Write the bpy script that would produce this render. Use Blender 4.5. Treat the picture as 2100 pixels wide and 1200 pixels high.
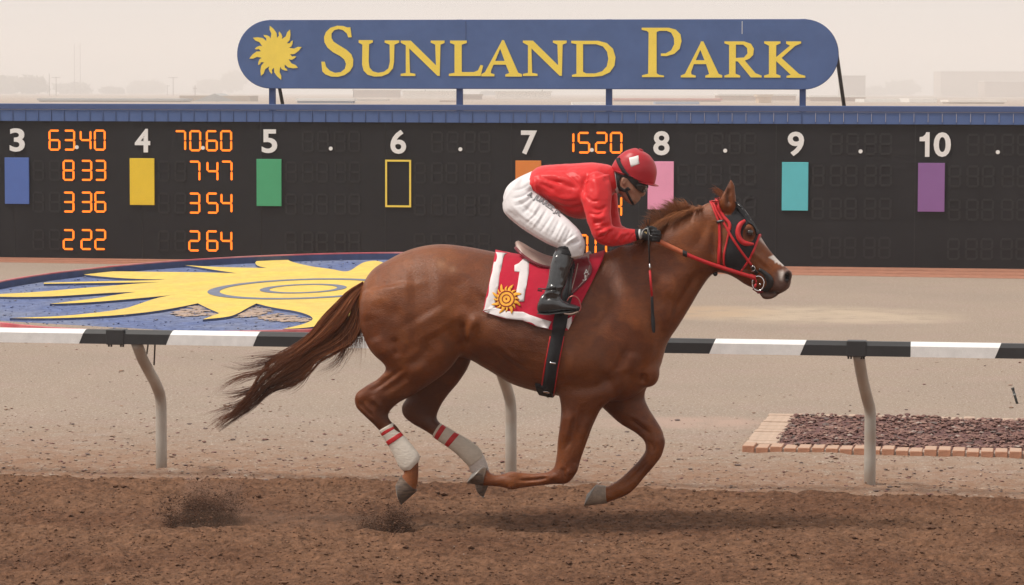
import bpy, bmesh, math, random
import numpy as np
from mathutils import Vector, Matrix
from mathutils.bvhtree import BVHTree
from mathutils.geometry import delaunay_2d_cdt
from math import sin, cos, tan, atan, radians, pi, sqrt

for o in list(bpy.data.objects):
    bpy.data.objects.remove(o)
scene = bpy.context.scene
COL = scene.collection
rng = np.random.default_rng(7)
random.seed(7)

# ------------------------------------------------------------------ camera
FPX, CAM_H, HORIZON, YAW, ROLL = 6320.0, 2.266, 190.0, radians(9.5), radians(0.13)
pitch = atan((600 - HORIZON) / FPX)
Fh = np.array([-sin(YAW), cos(YAW), 0.0]); R0 = np.array([cos(YAW), sin(YAW), 0.0]); Z = np.array([0, 0, 1.0])
CF = Fh * cos(pitch) - Z * sin(pitch); U0 = Z * cos(pitch) + Fh * sin(pitch)
CR = R0 * cos(ROLL) + U0 * sin(ROLL); CU = U0 * cos(ROLL) - R0 * sin(ROLL)
CAM = np.array([0, 0, CAM_H])
cam_data = bpy.data.cameras.new('camera'); cam = bpy.data.objects.new('camera', cam_data); COL.objects.link(cam)
cam_data.sensor_width = 36.0; cam_data.lens = FPX / 2100 * 36; cam_data.clip_start = 0.5; cam_data.clip_end = 9000
mw = Matrix(((CR[0], CU[0], -CF[0], CAM[0]), (CR[1], CU[1], -CF[1], CAM[1]), (CR[2], CU[2], -CF[2], CAM[2]), (0, 0, 0, 1)))
cam.matrix_world = mw
scene.camera = cam
cam_data.dof.use_dof = False

# ------------------------------------------------------------------ sky, sun, exposure
SUN_EL, SUN_AZ = radians(57), radians(-116)      # azimuth of the sun's place, counted from +Y towards +X
world = bpy.data.worlds.new('World'); scene.world = world; world.use_nodes = True
wn = world.node_tree.nodes; wl = world.node_tree.links; wn.clear()
sky = wn.new('ShaderNodeTexSky'); sky.sky_type = 'NISHITA'; sky.sun_disc = False
sky.sun_elevation = SUN_EL; sky.sun_rotation = SUN_AZ; sky.dust_density = 8.0; sky.air_density = 1.0; sky.ozone_density = 0.5
mixw = wn.new('ShaderNodeMix'); mixw.data_type = 'RGBA'; mixw.inputs['Factor'].default_value = 0.86
mixw.inputs['B'].default_value = (7.4, 7.12, 6.9, 1)      # the dust storm veils the whole dome
bg = wn.new('ShaderNodeBackground'); bg.inputs['Strength'].default_value = 0.1
wo = wn.new('ShaderNodeOutputWorld')
wl.new(sky.outputs['Color'], mixw.inputs['A']); wl.new(mixw.outputs['Result'], bg.inputs['Color']); wl.new(bg.outputs[0], wo.inputs['Surface'])
sd = bpy.data.lights.new('sun', 'SUN'); sd.energy = 2.5; sd.angle = radians(12); sd.color = (1.0, 0.94, 0.86)
sun = bpy.data.objects.new('sun', sd); COL.objects.link(sun)
sdir = Vector((sin(SUN_AZ) * cos(SUN_EL), cos(SUN_AZ) * cos(SUN_EL), sin(SUN_EL)))
sun.rotation_euler = sdir.to_track_quat('Z', 'Y').to_euler(); sun.location = (0, 0, 30)
scene.view_settings.view_transform = 'Standard'; scene.view_settings.look = 'None'
scene.view_settings.exposure = 0.23; scene.view_settings.gamma = 1.0
scene.render.engine = 'CYCLES'
scene.cycles.use_denoising = True
scene.cycles.max_bounces = 6; scene.cycles.diffuse_bounces = 3; scene.cycles.glossy_bounces = 3
scene.cycles.volume_bounces = 1; scene.cycles.transparent_max_bounces = 6

# ------------------------------------------------------------------ pixel -> place
def ray(u, v):
    return CF + CR * ((u - 1050) / FPX) - CU * ((v - 600) / FPX)
def onY(u, v, Y):
    d = ray(u, v); return CAM + d * ((Y - CAM[1]) / d[1])
def onZ(u, v, z=0.0):
    d = ray(u, v); return CAM + d * ((z - CAM[2]) / d[2])
def onP(u, v, p0, n):
    d = ray(u, v); return CAM + d * (np.dot(np.asarray(p0) - CAM, n) / np.dot(d, n))
def proj(V):
    D = np.asarray(V) - CAM
    w = D @ CF
    return 1050 + FPX * (D @ CR) / w, 600 - FPX * (D @ CU) / w

# ------------------------------------------------------------------ noise
def _hash(ix, iy, seed):
    n = (ix.astype(np.int64) * 374761393 + iy.astype(np.int64) * 668265263 + seed * 1442695041) & 0x7fffffff
    n = ((n ^ (n >> 13)) * 1274126177) & 0x7fffffff
    return ((n ^ (n >> 16)) & 0xffff) / 65535.0
def vnoise(x, y, seed=0):
    ix = np.floor(x); iy = np.floor(y); fx = x - ix; fy = y - iy
    fx = fx * fx * (3 - 2 * fx); fy = fy * fy * (3 - 2 * fy)
    a = _hash(ix, iy, seed); b = _hash(ix + 1, iy, seed); c = _hash(ix, iy + 1, seed); d = _hash(ix + 1, iy + 1, seed)
    return (a * (1 - fx) + b * fx) * (1 - fy) + (c * (1 - fx) + d * fx) * fy - 0.5
def fbm(x, y, seed=0, octv=4):
    s = 0; a = 1.0
    for k in range(octv):
        s = s + a * vnoise(x * 2 ** k + 17.3 * k, y * 2 ** k - 9.1 * k, seed + k); a *= 0.55
    return s

# ------------------------------------------------------------------ objects
def tag(o, label=None, cat=None, group=None, kind=None):
    if label: o['label'] = label
    if cat: o['category'] = cat
    if group: o['group'] = group
    if kind: o['kind'] = kind
    return o
def thing(name, loc, label, cat, group=None):
    o = bpy.data.objects.new(name, None); COL.objects.link(o); o.location = [float(c) for c in loc]
    o.empty_display_size = 0.1
    return tag(o, label, cat, group)
def adopt(o, parent):
    if parent is not None:
        loc = Vector(parent.location)
        if parent.parent is not None and parent.type != 'EMPTY': loc = Vector((0, 0, 0))
        o.parent = parent; o.matrix_parent_inverse = Matrix.Translation(-loc) if parent.type == 'EMPTY' else Matrix.Identity(4)
    return o
def mk(name, V, F, mat, parent=None, smooth=False, cols=None):
    me = bpy.data.meshes.new(name)
    me.from_pydata([tuple(map(float, v)) for v in V], [], [tuple(int(i) for i in f) for f in F])
    me.update()
    if smooth:
        me.polygons.foreach_set('use_smooth', [True] * len(me.polygons))
    if cols is not None:
        at = me.color_attributes.new('tint', 'FLOAT_COLOR', 'POINT')
        c = np.ones((len(V), 4), np.float32); c[:, :np.shape(cols)[1]] = cols
        at.data.foreach_set('color', c.ravel())
    mats = mat if isinstance(mat, (list, tuple)) else [mat]
    for m in mats: me.materials.append(m)
    o = bpy.data.objects.new(name, me); COL.objects.link(o)
    return adopt(o, parent)
def mkfast(name, V, Fa, mat, parent=None, smooth=False, cols=None):
    """V (n,3), Fa (m,k) arrays of one face size"""
    V = np.asarray(V, np.float32); Fa = np.asarray(Fa, np.int32)
    me = bpy.data.meshes.new(name)
    m, k = Fa.shape
    me.vertices.add(len(V)); me.vertices.foreach_set('co', V.ravel())
    me.loops.add(m * k); me.loops.foreach_set('vertex_index', Fa.ravel())
    me.polygons.add(m); me.polygons.foreach_set('loop_start', np.arange(0, m * k, k, dtype=np.int32))
    me.update(calc_edges=True)
    me.polygons.foreach_set('use_smooth', np.full(m, smooth))
    if cols is not None:
        at = me.color_attributes.new('tint', 'FLOAT_COLOR', 'POINT')
        c = np.ones((len(V), 4), np.float32); c[:, :np.shape(cols)[1]] = cols
        at.data.foreach_set('color', c.ravel())
    me.materials.append(mat)
    me.validate()
    o = bpy.data.objects.new(name, me); COL.objects.link(o)
    return adopt(o, parent)
def inst(src, name, loc, parent=None):
    o = bpy.data.objects.new(name, src.data); COL.objects.link(o); o.location = [float(c) for c in loc]
    return adopt(o, parent)

class MB:
    """collects shapes of ONE part"""
    def __init__(s): s.V = []; s.F = []
    def add(s, V, F):
        n = len(s.V); s.V += [tuple(v) for v in V]; s.F += [tuple(i + n for i in f) for f in F]; return s
    def box(s, x0, x1, y0, y1, z0, z1, b=0.0):
        if b <= 0:
            V = [(x0, y0, z0), (x1, y0, z0), (x1, y1, z0), (x0, y1, z0), (x0, y0, z1), (x1, y0, z1), (x1, y1, z1), (x0, y1, z1)]
            F = [(0, 3, 2, 1), (4, 5, 6, 7), (0, 1, 5, 4), (1, 2, 6, 5), (2, 3, 7, 6), (3, 0, 4, 7)]
            return s.add(V, F)
        bm = bmesh.new(); bmesh.ops.create_cube(bm, size=1)
        for v in bm.verts: v.co = Vector(((x0 + x1) / 2 + v.co.x * (x1 - x0), (y0 + y1) / 2 + v.co.y * (y1 - y0), (z0 + z1) / 2 + v.co.z * (z1 - z0)))
        bmesh.ops.bevel(bm, geom=bm.edges[:] , offset=b, segments=1, affect='EDGES')
        bm.verts.index_update()
        V = [v.co[:] for v in bm.verts]; F = [tuple(v.index for v in f.verts) for f in bm.faces]; bm.free()
        return s.add(V, F)
    def tube(s, P, r, n=10, cap=True):
        V, F = tube(P, r, n, cap); return s.add(V, F)
    def build(s, name, mat, parent=None, smooth=False): return mk(name, s.V, s.F, mat, parent, smooth)

def tube(P, r, n=10, cap=True):
    P = np.asarray(P, float); m = len(P); r = np.broadcast_to(np.asarray(r, float), (m,))
    T = np.gradient(P, axis=0); T /= np.linalg.norm(T, axis=1)[:, None] + 1e-12
    ref = np.array([0, 1.0, 0.13]); ref = ref if abs(np.dot(ref, T[0])) < 0.9 else np.array([1.0, 0, 0.2])
    V = []; prev = None
    for i in range(m):
        a = (ref if prev is None else prev); a = a - T[i] * np.dot(a, T[i]); a /= np.linalg.norm(a); b = np.cross(T[i], a); prev = a
        for k in range(n):
            t = 2 * pi * k / n; V.append(P[i] + r[i] * (a * cos(t) + b * sin(t)))
    F = [(i * n + k, i * n + (k + 1) % n, (i + 1) * n + (k + 1) % n, (i + 1) * n + k) for i in range(m - 1) for k in range(n)]
    if cap:
        F.append(tuple(range(n - 1, -1, -1))); F.append(tuple((m - 1) * n + k for k in range(n)))
    return V, F
def smoothline(pts, n):
    """Hermite through points, chord-length parameter"""
    P = np.asarray(pts, float)
    if len(P) == 2:
        t = np.linspace(0, 1, n)[:, None]; return P[0] * (1 - t) + P[1] * t
    d = np.r_[0, np.cumsum(np.linalg.norm(np.diff(P[:, :2] if P.shape[1] < 3 else P[:, :3], axis=0), axis=1) + 1e-9)]
    m = np.gradient(P, d, axis=0)
    return hermite(P, m, d, np.linspace(0, d[-1], n))
def hermite(P, m, d, t):
    i = np.clip(np.searchsorted(d, t, 'right') - 1, 0, len(d) - 2)
    h = (d[i + 1] - d[i]); s = ((t - d[i]) / h)[:, None]; h = h[:, None]
    return (2 * s**3 - 3 * s**2 + 1) * P[i] + (s**3 - 2 * s**2 + s) * h * m[i] + (-2 * s**3 + 3 * s**2) * P[i + 1] + (s**3 - s**2) * h * m[i + 1]

# 2-D polygon -> slab with thickness, standing in the plane given by a mapping
def tri2d(poly, holes=(), grid=0.0):
    pts = [tuple(p) for p in poly]; loops = [list(range(len(pts)))]
    for h in holes:
        loops.append(list(range(len(pts), len(pts) + len(h)))); pts += [tuple(p) for p in h]
    A = np.array(pts)
    edges = [(l[i], l[(i + 1) % len(l)]) for l in loops for i in range(len(l))]
    extra = []
    if grid > 0:
        x0, y0 = A.min(0); x1, y1 = A.max(0)
        for gx in np.arange(x0 + grid * .5, x1, grid):
            for gy in np.arange(y0 + grid * .5, y1, grid): extra.append((gx + 0.013 * gy % 0.3, gy))
    vs, es, fs, *_ = delaunay_2d_cdt([Vector(p) for p in pts + extra], edges, [], 0, 1e-6)
    V = np.array([v[:] for v in vs]); T = []
    def inside(p, L):
        c = False; n = len(L)
        for i in range(n):
            x1, y1 = L[i]; x2, y2 = L[(i + 1) % n]
            if (y1 > p[1]) != (y2 > p[1]) and p[0] < (x2 - x1) * (p[1] - y1) / (y2 - y1) + x1: c = not c
        return c
    for f in fs:
        c = V[list(f)].mean(0)
        if inside(c, poly) and not any(inside(c, h) for h in holes): T.append(tuple(f))
    used = sorted({i for t in T for i in t}); mp = {k: i for i, k in enumerate(used)}
    V = V[used]; T = [tuple(mp[i] for i in t) for t in T]
    cnt = {}
    for t in T:
        for k in range(3):
            e = (t[k], t[(k + 1) % 3]); cnt[e] = cnt.get(e, 0) + 1
    B = [e for e in cnt if (e[1], e[0]) not in cnt]
    return V, T, B
def slab(front, back, T, B):
    """front/back: (n,3) arrays -> closed mesh"""
    n = len(front)
    V = list(front) + list(back)
    F = [t for t in T] + [(t[2] + n, t[1] + n, t[0] + n) for t in T] + [(e[1], e[0], e[0] + n, e[1] + n) for e in B]
    return V, F
def text2d(s, offset=0.0, size=1.0):
    cu = bpy.data.curves.new('glyphs', 'FONT'); cu.body = s; cu.size = size; cu.offset = offset; cu.resolution_u = 4; cu.fill_mode = 'FRONT'
    o = bpy.data.objects.new('glyphs', cu); COL.objects.link(o)
    me = o.evaluated_get(bpy.context.evaluated_depsgraph_get()).to_mesh()
    V = np.array([v.co[:2] for v in me.vertices]); F = [tuple(p.vertices) for p in me.polygons]
    bpy.data.objects.remove(o); bpy.data.curves.remove(cu)
    # weld
    key = {}; idx = []
    for v in V:
        k = (round(v[0], 5), round(v[1], 5)); idx.append(key.setdefault(k, len(key)))
    V2 = np.array(list(key)); F2 = []
    for f in F:
        g = []
        for i in f:
            if idx[i] not in g: g.append(idx[i])
        if len(g) > 2: F2.append(tuple(g))
    T = []
    for f in F2:
        for k in range(1, len(f) - 1): T.append((f[0], f[k], f[k + 1]))
    cnt = {}
    for t in T:
        for k in range(3): cnt[(t[k], t[(k + 1) % 3])] = 1
    B = [e for e in cnt if (e[1], e[0]) not in cnt]
    V2 = (V2 - V2.min(0)) ; mx = V2.max(0)
    return V2 / mx, T, B, mx

# ------------------------------------------------------------------ materials
def M(name, col, rough=.6, var=.12, scale=12., bump=0., bscale=150., spec=.4, metal=0., emit=0., coat=0., tint=False, sheen=0., stretch=None, var2=0., scale2=1.5, col2=None):
    m = bpy.data.materials.new(name); m.use_nodes = True; nt = m.node_tree; N = nt.nodes; L = nt.links
    b = N['Principled BSDF']; b.inputs['Roughness'].default_value = rough; b.inputs['Metallic'].default_value = metal
    b.inputs['Specular IOR Level'].default_value = spec
    if coat: b.inputs['Coat Weight'].default_value = coat; b.inputs['Coat Roughness'].default_value = .08
    if sheen: b.inputs['Sheen Weight'].default_value = sheen; b.inputs['Sheen Roughness'].default_value = .5
    tc = N.new('ShaderNodeTexCoord'); src = tc.outputs['Object']
    if stretch:
        mp = N.new('ShaderNodeMapping'); mp.inputs['Scale'].default_value = stretch; L.new(src, mp.inputs['Vector']); src = mp.outputs[0]
    nz = N.new('ShaderNodeTexNoise'); nz.inputs['Scale'].default_value = scale; nz.inputs['Detail'].default_value = 7; nz.inputs['Roughness'].default_value = .65
    L.new(src, nz.inputs['Vector'])
    mr = N.new('ShaderNodeMapRange'); mr.inputs['From Min'].default_value = .3; mr.inputs['From Max'].default_value = .7
    mr.inputs['To Min'].default_value = 1 - var; mr.inputs['To Max'].default_value = 1 + var; L.new(nz.outputs['Fac'], mr.inputs['Value'])
    base = None
    if tint:
        a = N.new('ShaderNodeAttribute'); a.attribute_name = 'tint'; base = a.outputs['Color']
    elif col2 is not None:
        n2 = N.new('ShaderNodeTexNoise'); n2.inputs['Scale'].default_value = scale2; n2.inputs['Detail'].default_value = 5; L.new(src, n2.inputs['Vector'])
        r2 = N.new('ShaderNodeMapRange'); r2.inputs['From Min'].default_value = .42; r2.inputs['From Max'].default_value = .62; L.new(n2.outputs['Fac'], r2.inputs['Value'])
        mx = N.new('ShaderNodeMix'); mx.data_type = 'RGBA'; mx.inputs['A'].default_value = (*col, 1); mx.inputs['B'].default_value = (*col2, 1)
        L.new(r2.outputs[0], mx.inputs['Factor']); base = mx.outputs['Result']
    vm = N.new('ShaderNodeVectorMath'); vm.operation = 'SCALE'
    if base is None: vm.inputs[0].default_value = col
    else: L.new(base, vm.inputs[0])
    L.new(mr.outputs[0], vm.inputs['Scale']); L.new(vm.outputs[0], b.inputs['Base Color'])
    if bump:
        n3 = N.new('ShaderNodeTexNoise'); n3.inputs['Scale'].default_value = bscale; n3.inputs['Detail'].default_value = 5; L.new(src, n3.inputs['Vector'])
        bp = N.new('ShaderNodeBump'); bp.inputs['Strength'].default_value = 1.0; bp.inputs['Distance'].default_value = bump
        L.new(n3.outputs['Fac'], bp.inputs['Height']); L.new(bp.outputs[0], b.inputs['Normal'])
    if emit:
        b.inputs['Emission Color'].default_value = (*col, 1); b.inputs['Emission Strength'].default_value = emit
    return m
HY = onZ(1050, 1085)[1]          # the vertical plane the horse runs in (parallel to the rail, world X)
# ================================================================== ground
TRACK_Y = onZ(1050, 1010)[1]
def axis(fine0, fine1, step, far0, far1, growth=1.35):
    a = list(np.arange(fine0, fine1 + step / 2, step)); s = step
    while a[-1] < far1: s *= growth; a.append(min(a[-1] + s, far1))
    s = step
    while a[0] > far0: s *= growth; a.insert(0, max(a[0] - s, far0))
    return np.array(a)
def gridmesh(xs, ys, zf):
    X, Y = np.meshgrid(xs, ys); Zz = zf(X, Y); nx, ny = len(xs), len(ys)
    V = np.stack([X, Y, Zz], -1).reshape(-1, 3)
    i = np.arange(nx * ny).reshape(ny, nx)
    F = np.stack([i[:-1, :-1], i[:-1, 1:], i[1:, 1:], i[1:, :-1]], -1).reshape(-1, 4)
    return V, F
def edge_y(X): return TRACK_Y + .05 * fbm(X * .6, X * 0 + 3, 5, 2) + .035 * fbm(X * 7, X * 0 + 8, 6, 3)
def track_z(X, Y):
    near = np.clip((14.0 + 8 - np.abs(Y - 15.6)) / 8, 0, 1) * np.clip((12 - np.abs(X + 2.9)) / 6, 0, 1)
    z = .030 * fbm(X * 1.3, Y * 1.8, 11, 3) + near * (.018 * fbm(X * 7, Y * 8, 21, 3) + .021 * np.clip(fbm(X * 24 + Y * 3, Y * 25 - X * 4, 31, 3), -.3, .6))
    z += near * .020 * fbm(X * .8, Y * 12, 41, 2)                        # harrow furrows along the track
    d = edge_y(X) - Y
    z += .035 * np.exp(-(np.clip(d, 0, 9) / .16) ** 2)                       # little berm along the edge
    for (u, v, r, dp) in ((405, 1083, .16, .02), (800, 1093, .14, .02), (690, 1093, .12, .03), (1660, 1060, .2, .02), (1880, 1125, .22, .02), (120, 1075, .2, .02)):
        p = onZ(u, v); rr = ((X - p[0]) / (r * 1.6)) ** 2 + ((Y - p[1]) / r) ** 2
        z += -dp * np.exp(-rr) + dp * .7 * np.exp(-(np.sqrt(rr) - 1.35) ** 2 * 8)
    hp = np.random.default_rng(77)
    for k in range(70):                                                     # old hoof prints
        px, py, rr_ = hp.uniform(-7, 1.2), hp.uniform(13.8, 16.9), hp.uniform(.05, .085)
        m = (np.abs(X - px) < .4) & (np.abs(Y - py) < .4)
        q = ((X[m] - px) / (rr_ * 1.3)) ** 2 + ((Y[m] - py) / rr_) ** 2
        z[m] += -.020 * np.exp(-q) + .012 * np.exp(-(np.sqrt(q) - 1.4) ** 2 * 7)
    return np.where(d < -.02, -.12, z + .008)
def field_z(X, Y):
    near = np.clip((26 - Y) / 6, 0, 1) * np.clip((12 - np.abs(X + 2.9)) / 5, 0, 1)
    z = near * (.010 * fbm(X * 3, Y * 3, 51, 3) + (.006 + .014 * np.clip((20.0 - Y) / 2.2, 0, 1)) * np.clip(fbm(X * 13, Y * 15, 61, 3), -.35, .6)) + .0 * X
    return np.where(Y < TRACK_Y - .28, -.3, z - .10 * np.clip((edge_y(X) - .03 - Y) / .05, 0, 1))

def ground_material():
    m = bpy.data.materials.new('infield_sand'); m.use_nodes = True; nt = m.node_tree; N = nt.nodes; L = nt.links
    b = N['Principled BSDF']; b.inputs['Roughness'].default_value = .95; b.inputs['Specular IOR Level'].default_value = .15
    tc = N.new('ShaderNodeTexCoord'); sp = N.new('ShaderNodeSeparateXYZ'); L.new(tc.outputs['Object'], sp.inputs[0])
    def noise(s, d=6, r=.6):
        n = N.new('ShaderNodeTexNoise'); n.inputs['Scale'].default_value = s; n.inputs['Detail'].default_value = d; n.inputs['Roughness'].default_value = r
        L.new(tc.outputs['Object'], n.inputs['Vector']); return n.outputs['Fac']
    def rng_(v, a, b_, c=0., d=1.):
        r = N.new('ShaderNodeMapRange'); r.inputs['From Min'].default_value = a; r.inputs['From Max'].default_value = b_; r.inputs['To Min'].default_value = c; r.inputs['To Max'].default_value = d
        L.new(v, r.inputs['Value']); return r.outputs[0]
    def mix(f, A, B):
        x = N.new('ShaderNodeMix'); x.data_type = 'RGBA'
        for s, k in ((A, 'A'), (B, 'B')):
            if isinstance(s, tuple): x.inputs[k].default_value = (*s, 1)
            else: L.new(s, x.inputs[k])
        L.new(f, x.inputs['Factor']); return x.outputs['Result']
    def mul(a, b_):
        x = N.new('ShaderNodeMath'); x.operation = 'MULTIPLY'; L.new(a, x.inputs[0]); L.new(b_, x.inputs[1]); return x.outputs[0]
    c = mix(rng_(noise(.45), .35, .7), (.360, .285, .225), (.315, .255, .207))
    c = mix(rng_(noise(1.7, 5), .48, .68, 0., .6), c, (.37, .275, .235))
    c = mix(rng_(noise(26, 3), .50, .70), c, (.30, .215, .165))
    c = mix(rng_(noise(60, 3), .56, .68), c, (.60, .51, .43))
    def spot(u_, v_, rx_, ry_, col, amt):
        nonlocal c
        p = onZ(u_, v_); vm = N.new('ShaderNodeVectorMath'); vm.operation = 'SUBTRACT'; vm.inputs[1].default_value = (p[0], p[1], 0); L.new(tc.outputs['Object'], vm.inputs[0])
        v2 = N.new('ShaderNodeVectorMath'); v2.operation = 'MULTIPLY'; v2.inputs[1].default_value = (1 / rx_, 1 / ry_, 0); L.new(vm.outputs[0], v2.inputs[0])
        ln = N.new('ShaderNodeVectorMath'); ln.operation = 'LENGTH'; L.new(v2.outputs[0], ln.inputs[0])
        c = mix(mul(rng_(ln.outputs['Value'], 1.0, .45, 0., amt), rng_(noise(2.2, 6, .7), .3, .55)), c, col)
    spot(1650, 645, 1.75, 1.5, (.50, .40, .30), .95); spot(1440, 640, .9, 1.2, (.47, .34, .235), .8); spot(1800, 655, 1.0, .7, (.49, .39, .30), .8)
    spot(1450, 866, .55, .55, (.44, .315, .255), 1.0); spot(1300, 866, .5, .5, (.42, .305, .25), .8)
    # soil thrown off the track lies along the rail
    y = sp.outputs['Y']
    wear = mul(rng_(y, 20.8, 17.6, 0., 1.), rng_(noise(5.5, 8, .75), .36, .56))
    c = mix(wear, c, (.31, .185, .12))
    wear2 = mul(rng_(y, 19.2, 17.2, 0., .9), rng_(noise(16, 6, .7), .36, .58))
    c = mix(wear2, c, (.245, .135, .085))
    L.new(c, b.inputs['Base Color'])
    bp = N.new('ShaderNodeBump'); bp.inputs['Distance'].default_value = .018; L.new(noise(38, 6, .7), bp.inputs['Height']); L.new(bp.outputs[0], b.inputs['Normal'])
    return m
SAND = ground_material()
TRACK = M('track_dirt', (.158, .082, .048), rough=.95, var=.52, scale=26, bump=.022, bscale=38, spec=.12, col2=(.122, .060, .035), scale2=1.1)
V, F = gridmesh(axis(-8.0, 2.0, .032, -4000, 4000, 1.22), axis(TRACK_Y - .3, 20.2, .024, -60, 4000, 1.12), field_z)
tag(mkfast('ground', V, F, SAND, None, True), kind='structure')
V, F = gridmesh(axis(-7.2, 1.6, .021, -120, 120, 1.25), axis(13.6, TRACK_Y + .16, .018, -14, TRACK_Y + .16, 1.25), track_z)
tag(mkfast('track', V, F, TRACK, None, True), 'brown harrowed dirt racing track', kind='structure')

# loose lumps: one mesh per kind of stuff
def lumps(name, pts, size, cols, mat, flat=.6, seed=1, label=None):
    r = np.random.default_rng(seed); n = len(pts)
    base = np.array([(1, 0, 0), (-1, 0, 0), (0, 1, 0), (0, -1, 0), (0, 0, 1), (0, 0, -1), (.6, .6, .5), (-.6, .6, .5), (.6, -.6, .5), (-.6, -.6, .5)])
    tri = np.array([(4, 6, 7), (4, 8, 6), (4, 9, 8), (4, 7, 9), (6, 0, 2), (6, 2, 7), (7, 2, 1), (7, 1, 9), (9, 1, 3), (9, 3, 8), (8, 3, 0), (8, 0, 6), (5, 2, 0), (5, 1, 2), (5, 3, 1), (5, 0, 3)])
    k = len(base)
    B = base[None] * (1 + .35 * r.uniform(-1, 1, (n, k, 1)))
    ang = r.uniform(0, 2 * pi, n); c, s = np.cos(ang), np.sin(ang)
    sx = r.uniform(.7, 1.5, n); X = B[..., 0] * sx[:, None]; Y = B[..., 1]
    Bx = X * c[:, None] - Y * s[:, None]; By = X * s[:, None] + Y * c[:, None]; Bz = B[..., 2] * flat
    V = np.stack([Bx, By, Bz], -1) * np.asarray(size)[:, None, None] + np.asarray(pts)[:, None, :]
    F = (tri[None] + (np.arange(n) * k)[:, None, None]).reshape(-1, 3)
    C = np.repeat(np.asarray(cols), k, 0)
    return tag(mkfast(name, V.reshape(-1, 3), F, mat, None, False, C), label, 'debris' if label else None, kind='stuff')
LUMP = M('loose_lumps', (.2, .1, .06), rough=.95, var=.2, scale=40, spec=.12, tint=True)
def scatter(n, u0, u1, v0, v1, r):
    u = r.uniform(u0, u1, n); v = r.uniform(v0, v1, n)
    D = CF[None] + CR[None] * ((u - 1050) / FPX)[:, None] - CU[None] * ((v - 600) / FPX)[:, None]
    return CAM + D * (-CAM[2] / D[:, 2])[:, None]
r = np.random.default_rng(3)
P = scatter(17000, -150, 2250, 985, 1215, r); P = P[P[:, 1] < edge_y(P[:, 0]) - .02]
S = np.exp(r.normal(-5.5, .5, len(P))); S = np.clip(S, .002, .026)
P[:, 2] = track_z(P[:, 0], P[:, 1]) + S * .25
t = r.uniform(0, 1, (len(P), 1)); c = np.array([[.180, .096, .058]]) * (1 - t) + np.array([[.100, .052, .033]]) * t
w = r.uniform(0, 1, len(P)) < .012; c[w] = (.34, .26, .21); S[w] *= .6
lumps('dirt_clods', P, S, c, LUMP, .7, 4, 'loose brown dirt clods strewn over the harrowed track')
P = scatter(17000, -150, 2250, 700, 1030, r); keep = (P[:, 1] > edge_y(P[:, 0])) & (r.uniform(0, 1, len(P)) < np.clip(np.exp(-(P[:, 1] - 18.0) / 1.9), .05, 1)); P = P[keep]
S = np.clip(np.exp(r.normal(-5.2, .5, len(P))), .0025, .018); P[:, 2] = field_z(P[:, 0], P[:, 1]) + S * .2
pal = np.array([(.20, .11, .095), (.25, .16, .12), (.15, .11, .10), (.29, .19, .135), (.36, .28, .225), (.33, .235, .175)])
lumps('gravel_chips', P, S, pal[r.integers(0, 6, len(P))], LUMP, .45, 5, 'small lava chips and pebbles strewn on the sand')
# ================================================================== tote board and its sign
BY = (onZ(0, 530)[1] + onZ(2100, 553)[1]) / 2
PAN = M('board_black', (.020, .0195, .022), rough=.7, var=.14, scale=1.6, spec=.12)
UNLIT = M('unlit_lamps', (.027, .026, .028), rough=.5, var=.15, scale=30, spec=.15)
BLUE = M('blue_metal', (.078, .130, .290), rough=.55, var=.10, scale=2.5, spec=.2)
BLUED = M('blue_trim', (.065, .100, .225), rough=.55, var=.08, scale=3, spec=.2)
WHITE = M('white_paint', (.78, .78, .76), rough=.55, var=.04, scale=8)
YEL = M('sign_yellow', (.86, .655, .095), rough=.5, var=.05, scale=6)
LIT = M('lit_lamps', (1.0, .22, .018), rough=.4, var=0, emit=.80, spec=.1)
DARKSTEEL = M('dark_steel', (.035, .028, .027), rough=.5, var=.1)
def zof(v, u=1050, Y=None): return onY(u, v, Y or BY)[2]
ztop, zfas = 2.10, 1.872
board = thing('tote_board', (-7, BY, 0), 'long black infield tote board with runner numbers and orange lit odds', 'scoreboard')
X0, X1 = -22.0, 8.0
MB().box(X0, X1, BY, BY + .55, .0, zfas + .02).build('display_panel', PAN, board)
MB().box(X0 - .02, X1 + .02, BY - .05, BY + .6, ztop - .075, ztop + .002, .006).build('fascia_cap', BLUED, board)
MB().box(X0 - .01, X1 + .01, BY - .038, BY - .028, ztop - .092, ztop - .078).build('cap_drip_edge', BLUE, board)
pw = .181
src = None; k = 0; x = -15.4
mb = MB().box(0, pw - .006, -.034, .0, zfas - .004, ztop - .0765)
mb.box(pw - .012, pw - .003, -.044, -.035, zfas - .003, ztop - .0775)
while x < 2.0:
    if src is None:
        src = mb.build('fascia_panel', BLUE, None); src.location = (x, BY, 0); adopt(src, board)
    else: inst(src, 'fascia_panel', (x, BY, 0), board)
    x += pw; k += 1
MB().box(X0, -15.41, BY - .034, BY, zfas - .004, ztop - .0765).build('fascia_run', BLUE, board)
MB().box(x, X1, BY - .034, BY, zfas - .004, ztop - .0765).build('fascia_run', BLUE, board)
for q in (-13.6, -11.8, -10.15, -8.45, -6.75, -5.05, -3.25, -1.45, .4):    # faint sheet joints of the display
    MB().box(q, q + .012, BY - .0035, BY, .03, zfas - .005).build('panel_joint', UNLIT, board)

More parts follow.
